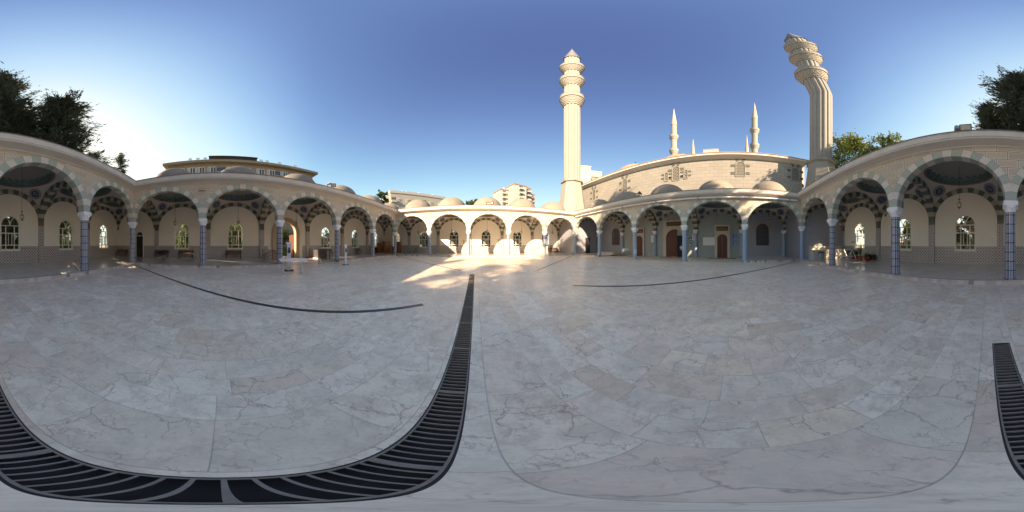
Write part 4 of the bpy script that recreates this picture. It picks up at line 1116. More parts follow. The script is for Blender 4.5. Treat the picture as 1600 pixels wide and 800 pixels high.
# stepped tower
x, y, _ = pol(813, 112)
floors = [14+3.1*i for i in range(9)]
building('apartment_tower', (x, y, -.15), radians(20), 'stepped cream tower block with balconies standing beyond the sunlit gallery', [(-12.5, -2.5, 5, 16, 38.5, .3), (-6, 4.2, -1.5, 16, 41.6, .3), (4.0, 10.0, .8, 16, 41.8, .3), (9.8, 15.6, 3, 16, 38.6, .3)], 'apartment_cream', 42,
    WN([-4.0, 2.8], floors, .9, 1.3, -1.5)+WN([5.2], floors, .9, 1.3, .8)+WN([-11, -8.5], floors[:8], 1.2, 1.3, 5),
    balc=[(-.5, z, 3.2, -1.5, 1.3, 'apartment_white') for z in floors]+[(8.0, z, 3.4, .8, 1.4, 'apartment_white') for z in floors]+[(13, z, 3.4, 3, 1.2, 'apartment_pink') for z in floors[:8]]+[(-9.9, z, 3, 5, 1.2, 'apartment_cream') for z in floors[:8]], parapet=.7, bmat='apartment_pink',
    extras=[tank(-2, 1, 3, 42.2, 1.3, 'apartment_white'), dish(5, 3, 42.3, .8), dish(-9, 7, 39.3, .8), dish(11, 5, 39.4, .7), tank(6, 8, 4, 42.3, .9, 'apartment_red')])
x, y, _ = pol(905, 82)
fl2 = [20+3.05*i for i in range(7)]
building('apartment_tower', (x, y, -.15), radians(-28), 'cream tower with red edged balconies between the straight minaret and the mosque roof', [(-2, 6, 0, 12, 42.4, .2), (6, 12.2, 1.5, 12, 40.4, .2), (12.2, 17.5, 3.5, 12, 38.0, .2)], 'apartment_cream', 42,
    WN([1.0, 4.5], fl2, 1.0, 1.3, 0), balc=[(8.4, z, 4, 1.5, 1.4, 'apartment_red') for z in fl2[:6]]+[(15, z, 4, 3.5, 1.3, 'apartment_red') for z in fl2[:6]], parapet=.5)
# wall across the street behind the gateway
g = MB(); g.box((-27, 8, -.15), (-26.6, 26, 3.2)); tag(g.build('street_wall', 'street_wall'), 'white wall across the street seen through the gateway', 'wall')

# ================================================================== FURNITURE AND SMALL THINGS
def wp(wing, px, t):
    """point of a gallery at depth t seen in that direction"""
    if wing == 'A': return (-t, meet_x(px, -t))
    if wing == 'C': return (L+t, meet_x(px, L+t))
    if wing == 'B': return (meet_y(px, W+t), W+t)
    return (meet_y(px, -t), -t)
def mk_bench(metal='dark_metal', wood='bench_wood', back=True, w_=1.8):
    rt = root('bench', (0, 0, 0), 'x', 'bench', 'benches along the gallery walls')
    g = MB()
    for i in range(5): g.box((-w_/2, -.22+i*.095, .43), (w_/2, -.22+i*.095+.08, .46))
    g.build('seat', wood, rt)
    if back:
        g = MB()
        for i in range(3): g.box((-w_/2, .24+i*.02, .55+i*.12), (w_/2, .265+i*.02, .65+i*.12))
        g.build('backrest', wood, rt)
    for sg in (-1, 1):
        g = MB(); x = sg*(w_/2-.15)
        g.bar((x, -.2, 0), (x, -.2, .43), .05); g.bar((x, .22, 0), (x, .22, .43), .05); g.bar((x, -.24, .41), (x, .26, .41), .05, .04)
        if back: g.bar((x, .22, .4), (x, .30, .92), .05)
        g.bar((x, -.2, .43), (x, -.2, .66), .04); g.bar((x, -.22, .66), (x, .28, .66), .05, .04)
        g.build('leg', metal, rt)
    return rt
bn = mk_bench(); bn2 = mk_bench('bench_blue')
def put(o, wing, px, t, label, first=False, rot=0, z=ZP, scale=None):
    x, y = wp(wing, px, t); r = WROT[wing]+rot
    if first: o.location = (x, y, z); o.rotation_euler = (0, 0, r); o['label'] = label; return o
    return dup(o, (x, y, z), r, label, scale)
put(bn, 'A', 365, G-.55, 'brown slatted bench between the rolled cloth bench and the stone gateway', True)
put(bn2, 'A', 252, G-.55, 'slatted bench with blue metal legs and dark clothes lying on it', True)
put(bn, 'A', 290, G-.55, 'slatted bench under a window with a rolled beige cloth on it')
put(bn, 'A', 190, G-.55, 'brown bench in the corner bay beyond the dark doorway, nearest the shaded gallery')
put(bn, 'A', 512, G-.55, 'bench under the window behind the low tiled wall')
put(bn, 'B', 866, G-.55, 'low grey bench at the sunlit end wall of the far gallery')
put(bn, 'A', 561, G-.8, 'short bench with rounded seat under the window near the cabinets', scale=(.65, 1, 1))
# things on benches
x, y = wp('A', 252, G-.55)
g = MB(); rnd = random.Random(4)
def lump(g, c, r, sd, n=10, m=7, sq=.55):
    rn = random.Random(sd); k = [[1+rn.uniform(-.25, .25) for _ in range(n)] for _ in range(m+1)]
    for i in range(m):
        for j in range(n):
            q = []
            for a, b in ((i, j), (i, (j+1) % n), (i+1, (j+1) % n), (i+1, j)):
                th = pi*a/m; ph = 2*pi*b/n; rr = k[a][b] if 0 < a < m else 1
                q.append((c[0]+r[0]*rr*sin(th)*cos(ph), c[1]+r[1]*rr*sin(th)*sin(ph), c[2]+r[2]*cos(th)))
            g.face(q)
o = MB(lambda a, b, c: (a, b, c)); lump(o, (0, 0, .14), (.25, .42, .2), 5); lump(o, (.02, .35, .24), (.16, .2, .26), 6)
c_ = o.build('clothes_heap', 'cloth_dark', smooth=True); c_.location = (x, y, ZP+.44); tag(c_, 'heap of dark clothes on the bench with blue metal legs', 'clothes')
x, y = wp('A', 296, G-.55)
g = MB(); g.tube([(-.0, -.75, .06), (.02, -.2, .10), (.0, .3, .07), (.05, .55, .08)], [.09, .13, .11, .07], 10); g.tube([(.05, .5, .08), (.10, .9, -.2), (.12, 1.2, -.42)], [.07, .05, .04], 8)
c_ = g.build('rolled_cloth', 'cloth_beige', smooth=True); c_.location = (x, y, ZP+.44); tag(c_, 'rolled beige cloth drooping off the end of a bench', 'cloth')
# chairs
def mk_chair(mat):
    rt = root('chair', (0, 0, 0), 'x', 'chair')
    g = MB(); g.box((-.25, -.25, .42), (.25, .25, .47)); g.build('seat', mat, rt)
    g = MB(); g.box((-.25, .22, .52), (.25, .26, .88)); g.build('backrest', mat, rt)
    for sx in (-1, 1):
        for sy in (-1, 1):
            g = MB(); g.bar((sx*.22, sy*.22, 0), (sx*.22, sy*.22, .42 if sy < 0 else .85), .035); g.build('leg', 'dark_metal', rt)
    return rt
ch = mk_chair('grey_plastic')
put(ch, 'B', 639.5, G-1.2, 'dark chair nearer the wooden cabinets, of the two in the far gallery', True, .3)
put(ch, 'B', 648, G-1.2, 'dark chair nearer the first far window, of the two there', rot=-.3)
put(ch, 'C', 1249, GC-2.3, 'dark chair with papers on it beside the corner column of the portico', rot=.5)
x, y = wp('C', 1249, GC-2.3)
g = MB(); g.box((-.2, -.15, 0), (.18, .15, .03)); g.bar((-.15, -.1, .04), (.2, .12, .05), .2, .02); o = g.build('paper_stack', 'sign_white'); o.location = (x, y, ZP+.471); tag(o, 'loose white papers lying on the dark chair in the portico', 'papers')

# white table
tx, ty, _ = pol(457.5, 9.9)
tb = root('table', (tx, ty, 0), 'white rectangular folding table standing on the marble before the gateway', 'table', rz=radians(76))
g = MB(); g.box((-.82, -.42, .79), (.82, .42, .86)); g.box((-.78, -.38, .74), (.78, .38, .80)); g.build('tabletop', 'table_white', tb)
for sg in (-1, 1):
    g = MB(); x = sg*.58; g.bar((x, 0, .05), (x, 0, .76), .06, .05); g.bar((x, -.36, .03), (x, .36, .03), .06, .05); g.bar((x, -.3, .74), (x, .3, .74), .05); g.build('leg', 'metal_white', tb)
g = MB(); g.bar((-.58, 0, .55), (.58, 0, .55), .04); g.build('crossbar', 'metal_white', tb)
g = MB(); g.box((-.05, -.05, 0), (.07, .05, .10)); g.tube([(0, 0, .1), (0, 0, .2)], [.03, .015], 8)
o = g.build('hand_sanitizer_bottle', 'lamp_glass'); q = Vector(pol(446, 9.9)); o.location = (q.x, q.y, .841); tag(o, 'small pump bottle standing on the white table', 'bottle')
# dispenser posts
def post(px, d, label):
    x, y, _ = pol(px, d); rt = root('dispenser_post', (x, y, 0), label, 'post', 'white posts in front of the gateway gallery', rz=radians(70))
    g = MB(); g.box((-.30, -.24, 0), (.30, .24, .05)); g.build('base', 'dark_metal', rt)
    g = MB(); g.box((-.13, -.10, .05), (.13, .10, 1.72)); g.build('body', 'metal_white', rt)
    g = MB(); g.box((-.19, -.15, 1.72), (.19, .15, 1.84)); g.build('cap', 'table_white', rt)
    g = MB(); g.box((-.055, -.16, 1.15), (.055, -.101, 1.50)); g.box((-.10, -.19, 1.28), (.10, -.161, 1.33)); g.box((-.13, -.17, 1.22), (.13, -.15, 1.25)); b = g.build('dispenser', 'dark_metal', rt)
    return rt
post(451.5, 10.9, 'white dispenser post standing just behind the white table'); o_ = post(540, 14.0, 'slimmer white dispenser post standing alone on the marble, away from the table'); o_.scale = (.72, .72, .92)
# cat
cx_, cy_, _ = pol(499.5, 14.6)
bm = bmesh.new()
def skin_fig(name, joints, edges, mat, loc, rz, lv=2, root_i=0):
    me = bpy.data.meshes.new(name); me.from_pydata([j[:3] for j in joints], edges, []); ob = bpy.data.objects.new(name, me); COL.objects.link(ob)
    md = ob.modifiers.new('s', 'SKIN'); md.use_smooth_shade = True
    for i, j in enumerate(joints):
        r = j[3]; me.skin_vertices[0].data[i].radius = (r, r) if not isinstance(r, tuple) else r
        me.skin_vertices[0].data[i].use_root = (i == root_i)
    sb = ob.modifiers.new('u', 'SUBSURF'); sb.levels = lv; sb.render_levels = lv
    me.materials.append(MAT[mat]); ob.location = loc; ob.rotation_euler = (0, 0, rz); return ob
J = [(0, .12, .12, .11), (0, .02, .20, .10), (0, -.06, .30, .075), (0, -.09, .37, .045), (0, -.12, .42, .062), (0, -.18, .41, .035),
     (.05, -.10, .16, .03), (.05, -.12, .02, .024), (-.05, -.10, .16, .03), (-.05, -.12, .02, .024), (.10, .06, .06, .05), (.11, -.04, .025, .026), (-.10, .06, .06, .05), (-.11, -.04, .025, .026),
     (0, .22, .06, .03), (.10, .28, .03, .022), (.2, .2, .025, .018), (.035, -.11, .475, .016), (-.035, -.11, .475, .016), (.034, -.108, .505, .004), (-.034, -.108, .505, .004)]
Ee = [(0, 1), (1, 2), (2, 3), (3, 4), (4, 5), (2, 6), (6, 7), (2, 8), (8, 9), (0, 10), (10, 11), (0, 12), (12, 13), (0, 14), (14, 15), (15, 16), (4, 17), (4, 18), (17, 19), (18, 20)]
cat_ = skin_fig('cat', J, Ee, 'cat_fur', (cx_, cy_, 0), radians(60), 2); cat_.scale = (1.15,)*3
tag(cat_, 'small white and tan cat sitting on the marble beside the gateway column', 'cat')
bm.free()
# railings beside the gateway
def railing(x0, x1, y, z0, h, label, step=.12, axis='x', zz=.17):
    rt = root('railing', ((x0+x1)/2, y, z0) if axis == 'x' else (y, (x0+x1)/2, z0), label, 'railing', 'dark railings beside the gateway', rz=0 if axis == 'x' else pi/2)
    w_ = (x1-x0)/2
    g = MB(); g.bar((-w_, 0, h), (w_, 0, h), .05); g.bar((-w_, 0, .08), (w_, 0, .08), .04)
    for q in (-w_, 0, w_): g.bar((q, 0, 0), (q, 0, h), .05)
    g.build('rail_frame', 'dark_metal', rt)
    g = MB(); k = .2
    while k < h-.05: g.bar((-w_, 0, k), (w_, 0, k+.04), .02, .05); k += .13
    g.build('rail_bars', 'dark_metal', rt)
railing(-5.5, -.7, 12.32, ZP, 1.0, 'dark metal railing of level bars between gateway and slatted bench'); railing(-5.4, -1.2, 18.4, ZP, 1.0, 'dark railing of level bars above the low tiled wall')
# low wall box
x, y = wp('A', 487, 1.6)
g = MB(); g.box((-.9, -.12, 0), (.9, .12, .78)); g.box((-.95, -.16, .78), (.95, .16, .84), 1); o = g.build('low_wall', ['tile_dado', 'counter_marble']); o.location = (-3.1, 18.62, ZP); o.scale = (1.5, 1, 1.0); tag(o, 'low tiled wall beside the gateway passage behind the cat', 'wall')

# wooden cabinets
def cabinet(px, w_, h, d, label, z=ZP, t=G-.6, rot=0, wing='A'):
    x, y = wp(wing, px, t); rt = root('wooden_cabinet', (x, y, z), label, 'cabinet', 'wooden cabinets in the corner of the gallery', rz=WROT[wing]+rot)
    g = MB(); g.box((-w_/2, -d/2, 0), (w_/2, d/2, h)); g.box((-w_/2-.04, -d/2-.04, h), (w_/2+.04, d/2, h+.07)); g.build('carcass', 'cabinet_wood', rt)
    n = max(2, int(w_/.55))
    for i in range(n):
        g = MB(); a = -w_/2+w_*i/n+.03; b = -w_/2+w_*(i+1)/n-.03; g.box((a, -d/2-.03, .08), (b, -d/2-.001, h-.06)); dd = g.build('door', 'cabinet_wood', rt)
        g = MB(); g.box((b-.07, -d/2-.05, h*.5), (b-.05, -d/2-.031, h*.5+.12)); hn = g.build('handle', 'brass'); hn.parent = dd
    return rt
cabinet(604, 2.3, 2.05, .6, 'large reddish brown wooden cabinet with two leaves beside the corner column', t=4.2)
cabinet(622.5, 1.0, 1.95, .5, 'narrow red brown wooden cabinet against the shaded end of the far gallery', wing='B', t=4.6)
cabinet(592.5, .8, 1.75, .5, 'small wooden cabinet squeezed beside the dark shoe rack', t=5.0)
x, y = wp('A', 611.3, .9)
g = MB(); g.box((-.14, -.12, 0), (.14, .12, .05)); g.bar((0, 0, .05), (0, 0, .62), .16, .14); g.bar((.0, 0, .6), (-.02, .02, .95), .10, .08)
flat('painted_sunlit_wood', (.62, .18, .06), .5)  # orange glow of sun on wood, put into the base colour
o = g.build('wooden_stand', 'painted_sunlit_wood'); o.location = (x, y, ZP); tag(o, 'small wooden stand coloured orange like sun on wood, in front of the large cabinet', 'stand')
# low dark rack
x, y = wp('A', 586, G-.7)
rk = root('shoe_rack', (x, y, ZP), 'dark low shoe rack beneath the corner window', 'rack', rz=WROT['A'])
g = MB(); g.box((-.9, -.2, .85), (.9, .2, .9)); g.box((-.9, -.2, .4), (.9, .2, .44)); g.box((-.9, .17, 0), (.9, .2, .9)); g.build('shelf', 'bench_wood', rk)
for sg in (-1, 1): g = MB(); g.box((sg*.9, -.2, 0), (sg*.86, .2, .85)); g.build('side_panel', 'bench_wood', rk)

# lanterns
def lantern(x, y, zl, label, zt=7.68):
    rt = root('hanging_lantern', (x, y, zl), label, 'lantern', 'brass lanterns hanging in the arches')
    g = MB(); g.tube([(0, 0, .42), (0, 0, zt-zl)], .012, 5); g.build('wire', 'dark_metal', rt)
    g = MB(); g.lathe([(0, .62), (.09, .60), (.03, .52), (0, .50)], n=8); g.build('crown_disc', 'brass', rt)
    g = MB(); g.lathe([(.02, .44), (.05, .40), (.13, .34), (.15, .30)], n=8); g.build('cap', 'brass', rt)
    g = MB(); g.lathe([(.13, .30), (.15, .2), (.10, .06)], n=8); g.build('glass_body', 'lamp_glass', rt)
    g = MB(); g.lathe([(.105, .06), (.06, 0), (.02, -.05), (0, -.12)], n=8)
    for k in range(8):
        a = pi/4*k; g.bar((.135*cos(a), .135*sin(a), .30), (.155*cos(a), .155*sin(a), .2), .018); g.bar((.155*cos(a), .155*sin(a), .2), (.10*cos(a), .10*sin(a), .05), .018)
    g.build('cage', 'brass', rt)
wl = {'D': 'shaded gallery', 'A': 'gateway gallery', 'B': 'sunlit gallery', 'C': 'portico'}
where = {'D': ['in the corner arch beside the dark doorway', 'in the arch next to the corner one', 'in the widest arch', 'in the arch under the floodlight', 'in the arch of the potted plants'],
         'A': ['in the arch of the blue legged bench', 'in the arch before the gateway', 'before the stone gateway', 'over the low tiled wall', 'beside the wooden cabinets'],
         'B': ['before the two dark chairs', 'over the second window', 'over the middle window', 'in the arch crossed by the minaret shadow', 'by the sunlit end wall'],
         'C': ['before the brown window by the chair', 'before the small door beside the whiteboard', 'before the main door', 'before the far small door', 'before the far brown window']}
zz = {'D': [3.4, 3.3, 4.0, 3.9, 3.5], 'A': [3.55, 3.55, 3.6, 3.5, 3.5], 'B': [3.5]*5, 'C': [4.6]*5}
for wn in 'DABC':
    G_ = GC if wn == 'C' else G
    for i in range(5):
        x, y, _ = WX[wn](LEN[wn]/5*(i+.5), (.25+G_-.02)/2, 0)
        lantern(x, y, zz[wn][i], 'brass lantern on a long wire %s, %s' % (where[wn][i], wl[wn]))

# floodlights on the cornices
def flood(name, x, y, z, rz, label, tilt=-25, w_=.42, style=0):
    rt = root(name, (x, y, z), label, 'floodlight', 'floodlights on the gallery cornices', rz=rz)
    g = MB(); g.bar((0, 0, 0), (0, 0, .22), .05); g.bar((-w_*.5, 0, .2), (w_*.5, 0, .2), .03); g.build('bracket', 'dark_metal', rt)
    if style == 0:
        g = MB(); ta = radians(tilt); R_ = Matrix.Rotation(ta, 3, 'X')
        h = MB(lambda a, b, c: tuple(R_ @ Vector((a, b, c))+Vector((0, 0, .36)))); h.box((-w_/2, -.10, -.17), (w_/2, .04, .17)); h.box((-w_/2+.04, .04, -.12), (w_/2-.04, .10, .12)); hd_ = h.build('housing', 'dark_metal', rt)
        h = MB(lambda a, b, c: tuple(R_ @ Vector((a, b, c))+Vector((0, 0, .36)))); h.box((-w_/2+.04, -.107, -.13), (w_/2-.04, -.101, .13)); gl_ = h.build('lens', 'lamp_glass'); gl_.parent = hd_
    else:
        g = MB(); g.tube([(0, .1, .3), (0, -.05, .36), (0, -.30, .46)], [.06, .11, .17], 12); g.build('housing', 'grey_plastic' if style == 1 else 'dark_metal', rt)
ztop = ZT+.63
flood('floodlight', meet_y(1509, .72), .72, ztop-.1, pi, 'square floodlight with pale lens on the cornice before the dark cedar', 35, .5)
flood('floodlight', meet_y(1494, .3), .3, ztop+.02, pi+.5, 'grey round horn lamp beside the square floodlight before the dark cedar', 0, .4, 1)
flood('floodlight', .6, meet_x(521, .6), ztop, pi/2-.6, 'square dark floodlight on the gateway gallery cornice', 30, .5)
flood('floodlight', .5, meet_x(512, .5), ztop, pi/2+.9, 'grey lamp on an arm beside a square floodlight on the gateway gallery cornice', 0, .4, 1)
flood('floodlight', meet_y(763, W-.6), W-.6, ztop-.05, .2, 'dark floodlight on the cornice of the sunlit far gallery', 30, .6)
flood('floodlight', meet_y(768.5, W-.3), W-.3, ztop+.1, -.5, 'second smaller floodlight above the first on the sunlit far gallery', 20, .45)
flood('floodlight', L-.6, meet_x(996, L-.6), ztop-.02, -pi/2+.4, 'dark square floodlight on the portico cornice below the mosque wall', 20, .5)
flood('floodlight', L-.4, meet_x(1001.5, L-.4), ztop+.1, -pi/2-.4, 'dark round lamp beside the square floodlight on the portico cornice', 0, .4, 2)
# wall lamp box
x = .25; y = meet_x(316, .25); g = MB(); g.box((0, -.22, -.1), (.1, .22, .12)); g.box((.1, -.19, -.13), (.16, .19, .08)); o = g.build('wall_lamp', 'cloth_beige'); o.location = (x, y, 5.85); tag(o, 'small brown lamp box between two arches of the gateway gallery', 'lamp')
x = .25; y = meet_x(560, .25); g = MB(); g.tube([(0, 0, 0), (.3, 0, -.02)], [.06, .08], 8); g.bar((0, 0, .1), (.18, 0, .02), .03); o = g.build('security_camera', 'grey_plastic'); o.location = (x, y, 5.4); tag(o, 'small grey security camera between the last two arches of the gateway gallery', 'camera')
# rolled awning of the portico
aw = root('rolled_awning', (L-.45, W/2, 6.20), 'long white rolled awning tube under the portico cornice', 'awning')
g = MB(); g.tube([(0, -14.6, 0), (0, 14.6, 0)], .085, 12); g.build('roll', 'sign_white', aw, smooth=True)
for i in range(7): g = MB(); yy = -13.8+i*4.6; g.bar((.18, yy, .12), (0, yy, 0), .05); g.box((-.11, yy-.04, -.11), (.11, yy+.04, .11)); g.build('bracket', 'grey_plastic', aw)
# heater box on mosque roof
x, y, _ = pol(1112, 22.4); g = MB(); g.box((-.4, -1.0, 0), (.4, 1.0, .62)); g.box((-.43, -1.03, .62), (.43, 1.03, .68)); o = g.build('roof_unit', 'apartment_white'); o.location = (MX-.15, y, MZ+.43); tag(o, 'white box unit on the edge of the mosque roof', 'box')

# portico fittings
def board(name, y, z0, z1, w_, mat, label, cat, group=None, extra=None):
    g = MB(); g.box((-.04, -w_/2, z0), (0, w_/2, z1), 0)
    if name == 'whiteboard':
        for a, b in (((-w_/2, z0), (w_/2, z0)), ((-w_/2, z1), (w_/2, z1)), ((-w_/2, z0), (-w_/2, z1)), ((w_/2, z0), (w_/2, z1))): g.bar((-.05, a[0], a[1]), (-.05, b[0], b[1]), .04, .04, 1)
    if extra: extra(g)
    o = g.build(name, [mat, 'grey_plastic', 'sign_red', 'sign_white', 'sign_blue']); o.location = (MX-.02, y, 0); return tag(o, label, cat, group)
board('whiteboard', meet_x(1107.5, MX), 1.55, 2.65, 1.65, 'sign_white', 'large blank white notice board on the teal tiles beside the small brown door', 'board')
rn = random.Random(9)
def ex_lines(mi, z0, z1, w_, n=6):
    def f(g):
        for k in range(n):
            zc = z1-(z1-z0)*(k+.7)/n; a = -w_*.38; b = rn.uniform(.1, .38)*w_; g.box((-.046, a, zc-.02), (-.041, b, zc+.02), mi)
    return f
board('info_sign', meet_x(1148.5, MX), 2.35, 3.0, .62, 'sign_blue', 'upper of two blue signs with white lines beside the small door', 'sign', 'blue signs beside the small door', ex_lines(3, 2.35, 3.0, .62, 4))
board('info_sign', meet_x(1148.5, MX), 1.55, 2.2, .62, 'sign_blue', 'lower of two blue signs with white lines beside the small door', 'sign', 'blue signs beside the small door', ex_lines(3, 1.55, 2.2, .62, 5))
def ring_red(g):
    for k in range(16):
        a, b = 2*pi*k/16, 2*pi*(k+1)/16; g.bar((-.05, .26*cos(a), 2.75+.26*sin(a)), (-.05, .26*cos(b), 2.75+.26*sin(b)), .03, .05, 2)
    g.bar((-.05, -.18, 2.57), (-.05, .18, 2.93), .03, .05, 2)
board('prohibition_sign', meet_x(1085.5, MX), 2.25, 3.05, .72, 'sign_white', 'white sign with a red crossed circle between the doors', 'sign', None, ring_red)
def mosque_mark(g): g.box((-.046, -.12, 2.25), (-.041, .12, 2.38), 3); g.box((-.046, -.03, 2.38), (-.041, .03, 2.48), 3)
board('info_sign', meet_x(1079, MX), 2.15, 2.62, .5, 'sign_blue', 'small blue square sign between main door and red circle sign', 'sign', None, mosque_mark)
board('info_sign', meet_x(1078.5, MX), 1.55, 1.9, .36, 'sign_blue', 'small blue and white notice below the blue square sign', 'sign', None, lambda g: g.box((-.046, -.1, 1.6), (-.041, .14, 1.75), 3))
board('notice', meet_x(1019.5, MX), 2.0, 3.0, .42, 'sign_white', 'narrow white notice on the tiles between main door and far small door', 'notice')
# door mats
def mat_(x, y, w_, d, m1, m2, label, stripes=8, rz=0):
    g = MB()
    for k in range(stripes): g.box((-d/2, -w_/2+w_*k/stripes, 0), (d/2, -w_/2+w_*(k+1)/stripes, .015+.001*(k % 2)), k % 2)
    o = g.build('door_mat', [m1, m2]); o.location = (x, y, .003); o.rotation_euler.z = rz; tag(o, label, 'mat')
mat_(MX-1.0, 8.7, 3.6, .7, 'rug_dark', 'rug_red', 'dark striped mat before the small brown door', 14)
mat_(MX-1.0, 15.35, 3.6, 1.0, 'cloth_beige', 'rug_dark', 'patterned mat before the main brown door', 18)
mat_(MX-1.6, 22.6, 3.4, 1.6, 'rug_red', 'cloth_beige', 'reddish rug before the far small door', 4)
# steps of the portico platform
g = MB(); g.box((-.9, -1.7, 0), (.9, 1.7, .17)); g.box((-.5, -1.7, .17), (.9, 1.7, .34)); o = g.build('stone_step', 'riser_marble'); o.location = (MX-2.6, 25.6, .172); tag(o, 'low pale stone step block lit by the sun under the far brown window', 'step')
# bin beside the small column
# ablution counter, bin, trestles, plants in the last arch of the shaded gallery
ab = root('stone_counter', (L-.9, -3.0, ZP), 'pale marble washing counter against the tiled block', 'counter')
g = MB(); g.box((-.35, -2.4, 0), (.85, 2.2, .85)); g.build('body', 'counter_marble', ab)
g = MB(); g.box((-.42, -2.5, .85), (.86, 2.28, .95)); g.build('countertop', 'counter_marble', ab)
g = MB(); g.box((.72, -2.4, .95), (.86, 2.2, 1.35)); g.build('splashback', 'counter_marble', ab)
x, y = meet_y(1283, -1.2), -1.2
bn_ = root('waste_bin', (x, y, ZP), 'grey bin with dark lid before the washing counter', 'bin')
g = MB(); g.lathe([(.24, 0), (.30, .7), (.31, .72)], n=16); g.lathe([(.24, .001), (0, .001)], n=16); g.build('body', 'grey_plastic', bn_); g = MB(); g.lathe([(.33, .72), (.33, .78), (.1, .84), (0, .84)], n=16); g.build('lid', 'dark_metal', bn_)
def trestle(px, t, label, rot):
    x, y = wp('D', px, t); rt = root('folding_trestle', (x, y, ZP), label, 'trestle', 'white folding trestles by the plants', rz=WROT['D']+rot)
    g = MB(); g.bar((-.75, 0, 1.0), (.75, 0, 1.0), .06); g.build('top_bar', 'metal_white', rt)
    for sx in (-1, 1):
        for q in (-.28, .28):
            g = MB(); g.bar((sx*.6, 0, 1.0), (sx*.6+q*1.2, q, 0), .05); g.build('leg', 'metal_white', rt)
    g = MB(); g.bar((-.8, -.12, .3), (.8, -.12, .3), .04); g.bar((-.8, .12, .3), (.8, .12, .3), .04); g.build('brace', 'metal_white', rt)
trestle(1300, 3.0, 'white folding trestle partly behind the blue tiled column', .2); trestle(1313, 3.6, 'white folding trestle in the middle of three', -.1); trestle(1325, 4.2, 'white folding trestle nearest the potted plants', .15)
x, y = wp('D', 1297, 3.6); g = MB(); g.box((-.6, -.3, 0), (.6, .3, .06)); g.box((-.5, -.25, .06), (-.1, .2, .2)); o = g.build('stretcher_board', 'door_wood'); o.location = (x, y, 1.35); o.location.z = ZP+1.03; o.rotation_euler.z = .2
tag(o, 'reddish wooden board resting on a white trestle', 'board')
def pot(px, t, r, h, ph_, label, mat='terracotta', leaf='leaf_green', seed=1, tall=False, wing='D'):
    x, y = wp(wing, px, t); rt = root('potted_plant', (x, y, ZP), label, 'plant', 'potted plants by the gallery wall')
    g = MB(); g.lathe([(r*.7, 0), (r, h*.85), (r*1.1, h*.86), (r*1.1, h), (r*.95, h), (r*.9, h*.85), (0, h*.85)], n=16); g.build('pot', mat, rt, smooth=True)
    g = MB(); rn_ = random.Random(seed); n = 16 if not tall else 9
    for k in range(n):
        a = rn_.uniform(0, 2*pi); lean = rn_.uniform(.15, .9 if not tall else .45); H = ph_*rn_.uniform(.6, 1)
        p0 = Vector((0, 0, h*.85)); p1 = p0+Vector((cos(a)*lean*H*.5, sin(a)*lean*H*.5, H*.7)); p2 = p0+Vector((cos(a)*lean*H, sin(a)*lean*H, H*(1 if tall else .75)))
        s_ = Vector((-sin(a), cos(a), 0))*(.07 if not tall else .05)
        g.face([p0-s_*.3, p0+s_*.3, p1+s_, p1-s_]); g.face([p1-s_, p1+s_, p2])
        if not tall:
            for q in range(5):
                c = p1.lerp(p2, rn_.random())+Vector((rn_.gauss(0, .08), rn_.gauss(0, .08), rn_.gauss(0, .08))); u = Vector((rn_.uniform(-1, 1), rn_.uniform(-1, 1), rn_.uniform(-1, 1)))*.08; v = u.cross(Vector((0, 0, 1)))*.9
                g.face([c-u, c-v, c+u, c+v])
    g.build('leaves', leaf, rt)
pot(1333, 4.5, .22, .34, 1.05, 'bushy green plant in a red pot beside the trestles', 'red_pot', seed=1)
pot(1344.5, 4.4, .26, .38, 1.35, 'tall bladed plant in a terracotta pot below the shaded gallery window', 'terracotta', seed=2, tall=True)
pot(1339, 5.0, .2, .3, .8, 'leafy plant in a dark red pot behind the terracotta one', 'red_pot', seed=3)
pot(1353, 4.6, .2, .32, .35, 'low plant in a bright red pot next to the tall bladed plant', 'red_pot', seed=4)
pot(1357.5, 4.7, .2, .32, .3, 'small plant in a red pot fourth from the trestles', 'red_pot', seed=5)
pot(1361.5, 5.2, .13, .2, .2, 'tiny red potted plant near the pilaster', 'red_pot', seed=6)
pot(1366, 5.2, .16, .3, .3, 'dark potted plant last of the row at the pilaster', 'rug_dark', seed=7)
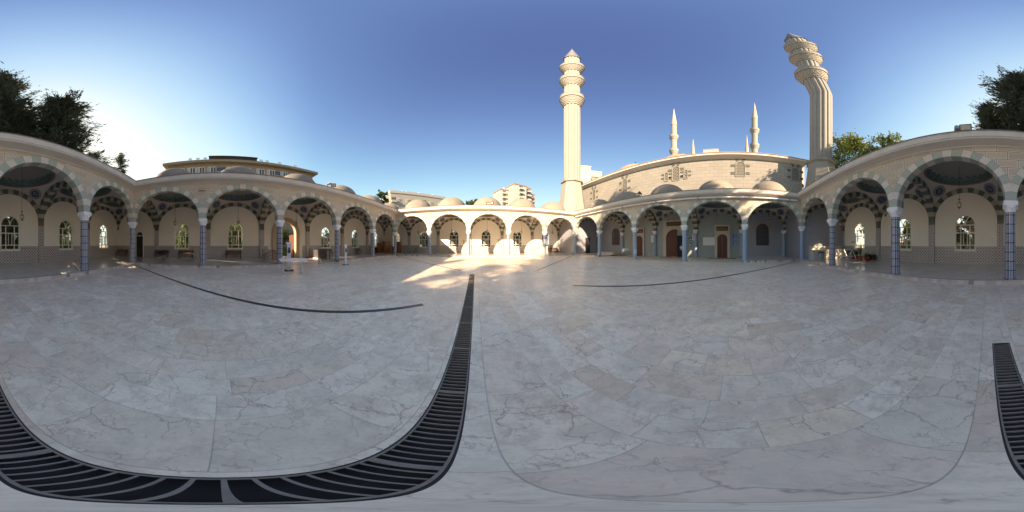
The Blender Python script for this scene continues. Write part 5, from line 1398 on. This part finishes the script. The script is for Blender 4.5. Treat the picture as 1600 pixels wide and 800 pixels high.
# sink box and paper on far wall
def wallbox(wing, px, z, w_, h, mat, label, cat, name):
    x, y = wp(wing, px, G-.04); g = MB(); g.box((-w_/2, -.05, -h/2), (w_/2, .04, h/2)); g.box((-w_/2+.02, -.06, -h/2+.02), (w_/2-.02, -.05, h/2-.02)); o = g.build(name, mat); o.location = (x, y, z); o.rotation_euler.z = WROT[wing]; tag(o, label, cat)
wallbox('B', 725, 2.1, .22, .7, 'cloth_beige', 'small beige notice beside the second window of the sunlit far gallery', 'notice', 'wall_notice')
wallbox('B', 779, 2.2, .22, .7, 'cloth_beige', 'small beige notice beside the middle window of the sunlit far gallery', 'notice', 'wall_notice')
wallbox('D', 1333, 1.95, .5, .12, 'grey_plastic', 'small grey switch plate on the wall above the trestles', 'plate', 'switch_plate')

# ================================================================== PERSON in the main doorway
px_, py_ = MX-.55, meet_x(1065, MX-.55)
P = [(0, 0, .98, .135), (0, 0, 1.12, .13), (0, .01, 1.28, .15), (0, .01, 1.42, .13), (0, .01, 1.50, .06), (0, -.01, 1.56, .055), (0, -.01, 1.64, .088), (0, -.01, 1.74, .075),
     (.18, .01, 1.43, .06), (.24, .0, 1.20, .048), (.25, -.06, .98, .036), (.25, -.10, .90, .03), (-.18, .01, 1.43, .06), (-.25, .03, 1.20, .048), (-.22, -.06, .98, .036), (-.20, -.10, .90, .03),
     (.09, 0, .90, .10), (.10, .0, .50, .065), (.10, .03, .10, .045), (.10, -.10, .04, .04), (-.09, 0, .90, .10), (-.11, -.05, .50, .065), (-.11, .02, .10, .045), (-.12, -.12, .04, .04)]
PE = [(0, 1), (1, 2), (2, 3), (3, 4), (4, 5), (5, 6), (6, 7), (3, 8), (8, 9), (9, 10), (10, 11), (3, 12), (12, 13), (13, 14), (14, 15), (0, 16), (16, 17), (17, 18), (18, 19), (0, 20), (20, 21), (21, 22), (22, 23)]
pr = skin_fig('person', P, PE, 'skin', (px_, py_, 0), -pi/2+pi, 2)
tag(pr, 'person in white shirt and dark trousers standing in the open half of the main door', 'person')
def garment(name, idx, grow, mat, cut=None):
    mp = {j: i for i, j in enumerate(idx)}; J_ = [(*P[j][:3], P[j][3]*grow) for j in idx]; E_ = [(mp[a], mp[b]) for a, b in PE if a in mp and b in mp]
    o = skin_fig(name, J_, E_, mat, (0, 0, 0), 0, 2); o.parent = pr; return o
garment('shirt', [0, 1, 2, 3, 8, 9, 12, 13], 1.16, 'shirt'); garment('trousers', [0, 16, 17, 18, 20, 21, 22], 1.2, 'trousers')
h_ = MB(); lump(h_, (0, .02, 1.72), (.092, .10, .09), 3); o = h_.build('hair', 'hair', smooth=True); o.parent = pr
